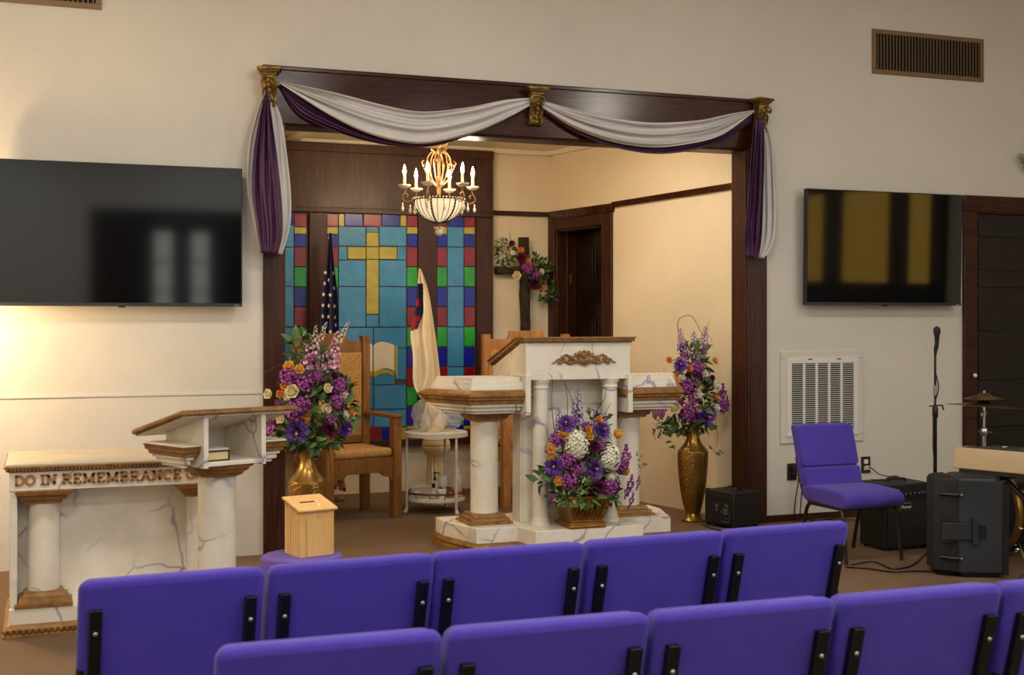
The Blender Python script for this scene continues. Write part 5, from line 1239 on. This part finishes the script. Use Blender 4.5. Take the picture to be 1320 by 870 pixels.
m = MB(); m.lathe([(.074, .45), (.095, .47), (.112, .50), (.118, .53), (.118, .545), (.113, .55), (.118, .56), (.116, .59), (.106, .61), (.108, .62), (.085, .64)], n=32); m.build('capital', M['cream'], t)
wr = tc + Vector((-.01, .01, .639))
t = thing('wrapped_ornament', 'cream bud ornament in crumpled clear plastic on the white side table', 'ornament', wr)
m = MB(); m.lathe([(.06, 0), (.06, .01), (.022, .03), (.014, .08), (.02, .11), (.045, .15), (.052, .18), (.042, .215), (.016, .245), (.002, .255)], (-.03, -.06), 20); m.build('bud', M['cream'], t)
m = MB(); N = 24
m.loft([[((r_ + .012 * sin(5 * a_ + i * 1.3)) * cos(a_), (r_ + .012 * sin(5 * a_ + i * 1.3)) * sin(a_) + .03, z) for a_ in [2 * pi * j / N for j in range(N)]] for i, (r_, z) in enumerate(((.09, .0), (.1, .05), (.085, .12), (.06, .2), (.03, .27), (.012, .30)))]); m.build('cloth_wrap', M['flagwhite'], t, sharp=70)
def crumple(m, c, r_, k=.25, n=14):
    rr = random.Random(int(c[0] * 1e4) % 997)
    m.loft([[(c[0] + r_[0] * sin(pi * (i + .15) / (n + .3)) * cos(2 * pi * j / 18) * rr.uniform(1 - k, 1 + k), c[1] + r_[1] * sin(pi * (i + .15) / (n + .3)) * sin(2 * pi * j / 18) * rr.uniform(1 - k, 1 + k), c[2] - r_[2] * cos(pi * i / n) * rr.uniform(1 - k * .4, 1)) for j in range(18)] for i in range(n + 1)])
m = MB(); crumple(m, (-.12, -.06, .13), (.085, .09, .13)); crumple(m, (.135, -.02, .12), (.09, .1, .115)); crumple(m, (-.02, -.07, .10), (.1, .08, .1)); m.build('plastic_film', M['plastic'], t, sharp=5)
SZ = .117
def on_shelf(du, dy): return Vector((tc.x + du, tc.y + dy, SZ))
t = thing('pump_bottle', 'clear bottle with a dark teal pump on the lower tier', 'bottle', on_shelf(-.02, -.03))
m = MB(); m.lathe([(.028, 0), (.03, .005), (.03, .10), (.022, .125), (.012, .132)], n=20); m.build('body', M['bottle'], t)
m = MB(); m.lathe([(.013, .132), (.013, .155), (.005, .157), (.005, .185), (.009, .187), (.009, .2), (.002, .202)], n=14); m.tube([(0, 0, .194), (.03, -.01, .192), (.034, -.011, .184)], .005, 6); m.build('pump', M['teal'], t)
t = thing('small_bottle', 'little clear bottle with a black cap on the lower tier', 'bottle', on_shelf(-.06, -.13))
m = MB(); m.lathe([(.022, 0), (.024, .004), (.024, .05), (.014, .075), (.01, .09)], n=18); m.build('body', M['bottle'], t)
m = MB(); m.lathe([(.012, .088), (.013, .09), (.013, .122), (.01, .124)], n=14); m.build('cap', M['black'], t)
m = MB(); m.lathe([(.0245, .012), (.0245, .04)], n=18, cap=(False, False)); m.build('label', M['paper'], t)
t = thing('white_cup', 'white square cup between the bottles on the lower tier', 'cup', on_shelf(.0, -.14))
m = MB(); m.mould(P4(.027, -.027, .027), [(-.003, 0), (.004, .07), (.001, .07), (-.005, .006)], (True, True)); m.build('body', M['whiteplastic'], t)
m = MB(); m.mould(P4(.027, -.027, .027), [(.004, .064), (.007, .067), (.004, .071)], (False, False)); m.build('rim', M['whiteplastic'], t)
t = thing('water_bottle', 'clear plastic bottle with a pink label on the lower tier', 'bottle', on_shelf(.15, -.08))
m = MB(); m.lathe([(.038, 0), (.041, .006), (.041, .06), (.038, .065), (.041, .07), (.041, .14), (.03, .175), (.014, .195), (.013, .205)], n=24); m.build('body', M['bottle'], t)
m = MB(); m.lathe([(.0415, .02), (.0415, .058)], n=24, cap=(False, False)); m.build('label', M['pinklabel'], t)
m = MB(); m.lathe([(.016, .2), (.016, .218), (.012, .22)], n=16); m.build('cap', M['whiteplastic'], t)
t = thing('gold_jar', 'small gold jar beside the pink labelled bottle', 'jar', on_shelf(.085, -.10))
m = MB(); m.lathe([(.024, 0), (.028, .005), (.03, .03), (.024, .05)], n=18); m.build('body', M['vase_s'], t)
m = MB(); m.lathe([(.026, .05), (.027, .052), (.027, .062), (.02, .066), (.005, .07)], n=18); m.build('lid', M['vase_s'], t)
t = thing('stemmed_glass', 'clear stemmed glass standing among the bottles', 'glass', on_shelf(.06, -.01))
m = MB(); m.lathe([(.03, 0), (.03, .003), (.005, .008), (.004, .06)], n=18); m.build('stem', M['bottle'], t)
m = MB(); m.lathe([(.005, .06), (.03, .085), (.036, .12), (.03, .16)], n=18, cap=(True, False)); m.build('bowl', M['bottle'], t)
m = MB(); crumple(m, (0, 0, .06), (.085, .07, .058)); tag(m.build('plastic_bag', M['plastic'], sharp=5), 'crumpled clear plastic bag at the left of the lower tier', 'bag'); bpy.data.objects['plastic_bag'].location = on_shelf(-.125, -.03)

# ------------------------------------------------------------------ greenery above the door (one tip reaches into view)
gp = at(1335, 207, WY - .07)
t = thing('greenery_spray', 'leafy green spray on the wall above the dark door', 'greenery', gp)
foliage(t, [((0, 0, 0), (.12, .03, .09), 60), ((-.09, -.01, .0), (.05, .02, .04), 14)], M['leaf_lt'], ln=(.04, .08))
m = MB(); m.tube([(-.12, .02, -.02), (.0, .04, .01), (.15, .03, 0)], .006, 6); m.build('stem', M['twig'], t)
# floor lamp just left of the photograph, the source of the warm glow on that wall
lp = Vector((-.78, 7.86, 0))
t = thing('floor_lamp', 'brass floor lamp with a glowing globe at the far left by the communion table', 'lamp', lp)
m = MB(); m.lathe([(.14, 0), (.14, .015), (.05, .03), (.018, .06)], n=28); m.build('base', M['vase_s'], t)
m = MB(); m.tube([(0, 0, .05), (0, 0, 1.46)], .011, 10); m.build('pole', M['vase_s'], t)
m = MB(); m.lathe([(.02, 1.40), (.06, 1.42), (.062, 1.44), (.03, 1.45)], n=24); m.build('collar', M['vase_s'], t)
m = MB(); m.ball((0, 0, 1.56), .13, 28, 18); m.build('globe_shade', glow('lamp_globe', (1, .68, .35, 1), 165), t)

# ------------------------------------------------------------------ light
def lamp(name, kind, loc, power, color, size=None, rot=(0, 0, 0), sizey=None, spread=None):
    d = bpy.data.lights.new(name, kind); d.energy = power; d.color = color
    if kind == 'AREA':
        d.shape = 'RECTANGLE'; d.size = size; d.size_y = sizey or size
        if spread: d.spread = R(spread)
    elif size is not None: d.shadow_soft_size = size
    o = bpy.data.objects.new(name, d); col.objects.link(o); o.location = loc; o.rotation_euler = rot; return o
for i, p in enumerate(LAMPS): lamp('chandelier_light', 'POINT', p + Vector((0, 0, .02)), 13.5, (1, .76, .48), .02)
lamp('alcove_ceiling_light', 'AREA', (3.95, 8.72, 3.06), 15, (1, .86, .68), .5)
for x, y, p_, c_ in ((-.6, -2.8, 70, (.80, .90, 1)), (2.6, -2.8, 70, (.80, .90, 1)), (5.8, -2.8, 60, (.80, .90, 1)), (-.6, 1.0, 78, (1, .95, .87)), (2.6, 1.0, 70, (1, .95, .87)), (-.6, 4.8, 70, (1, .94, .84)), (2.6, 4.8, 62, (1, .94, .84)), (5.8, 4.8, 30, (1, .92, .78))):
    lamp('ceiling_fill', 'AREA', (x, y, ZC - .03), p_, c_, 1.2, (0, 0, 0), .5)  # unseen area lights added as room fill; cooler rear ones brighten the rear wall
lamp('hall_globe', 'POINT', (7.05, 1.0, 4.36), 80, (1, .92, .80), .13)
lamp('window_daylight', 'AREA', (XR - .12, .6, 2.3), 70, (.80, .87, 1), 1.6, (0, R(90), 0), 3.0)
lamp('rear_daylight', 'AREA', (6.0, YB + .15, 2.4), 40, (.82, .88, 1), 3.0, (R(-90), 0, 0), 1.8)
w = bpy.data.worlds.new('World'); sc.world = w; w.use_nodes = True
w.node_tree.nodes['Background'].inputs['Color'].default_value = (.5, .55, .65, 1); w.node_tree.nodes['Background'].inputs['Strength'].default_value = .2

# ------------------------------------------------------------------ camera
cd = bpy.data.cameras.new('Camera'); cam = bpy.data.objects.new('Camera', cd); col.objects.link(cam)
cam.location = (0, 0, CH); cam.rotation_euler = (R(90), 0, -YAW)
cd.sensor_width = 36; cd.lens = 36 * FOC / 1320; cd.shift_y = -(435 - HZ) / 1320; cd.clip_start = .05
cd.dof.use_dof = True; cd.dof.focus_distance = 8.8; cd.dof.aperture_fstop = 6.3
sc.camera = cam
sc.view_settings.view_transform = 'Standard'; sc.view_settings.look = 'None'; sc.view_settings.gamma = 1
sc.view_settings.use_curve_mapping = False; sc.view_settings.exposure = 0
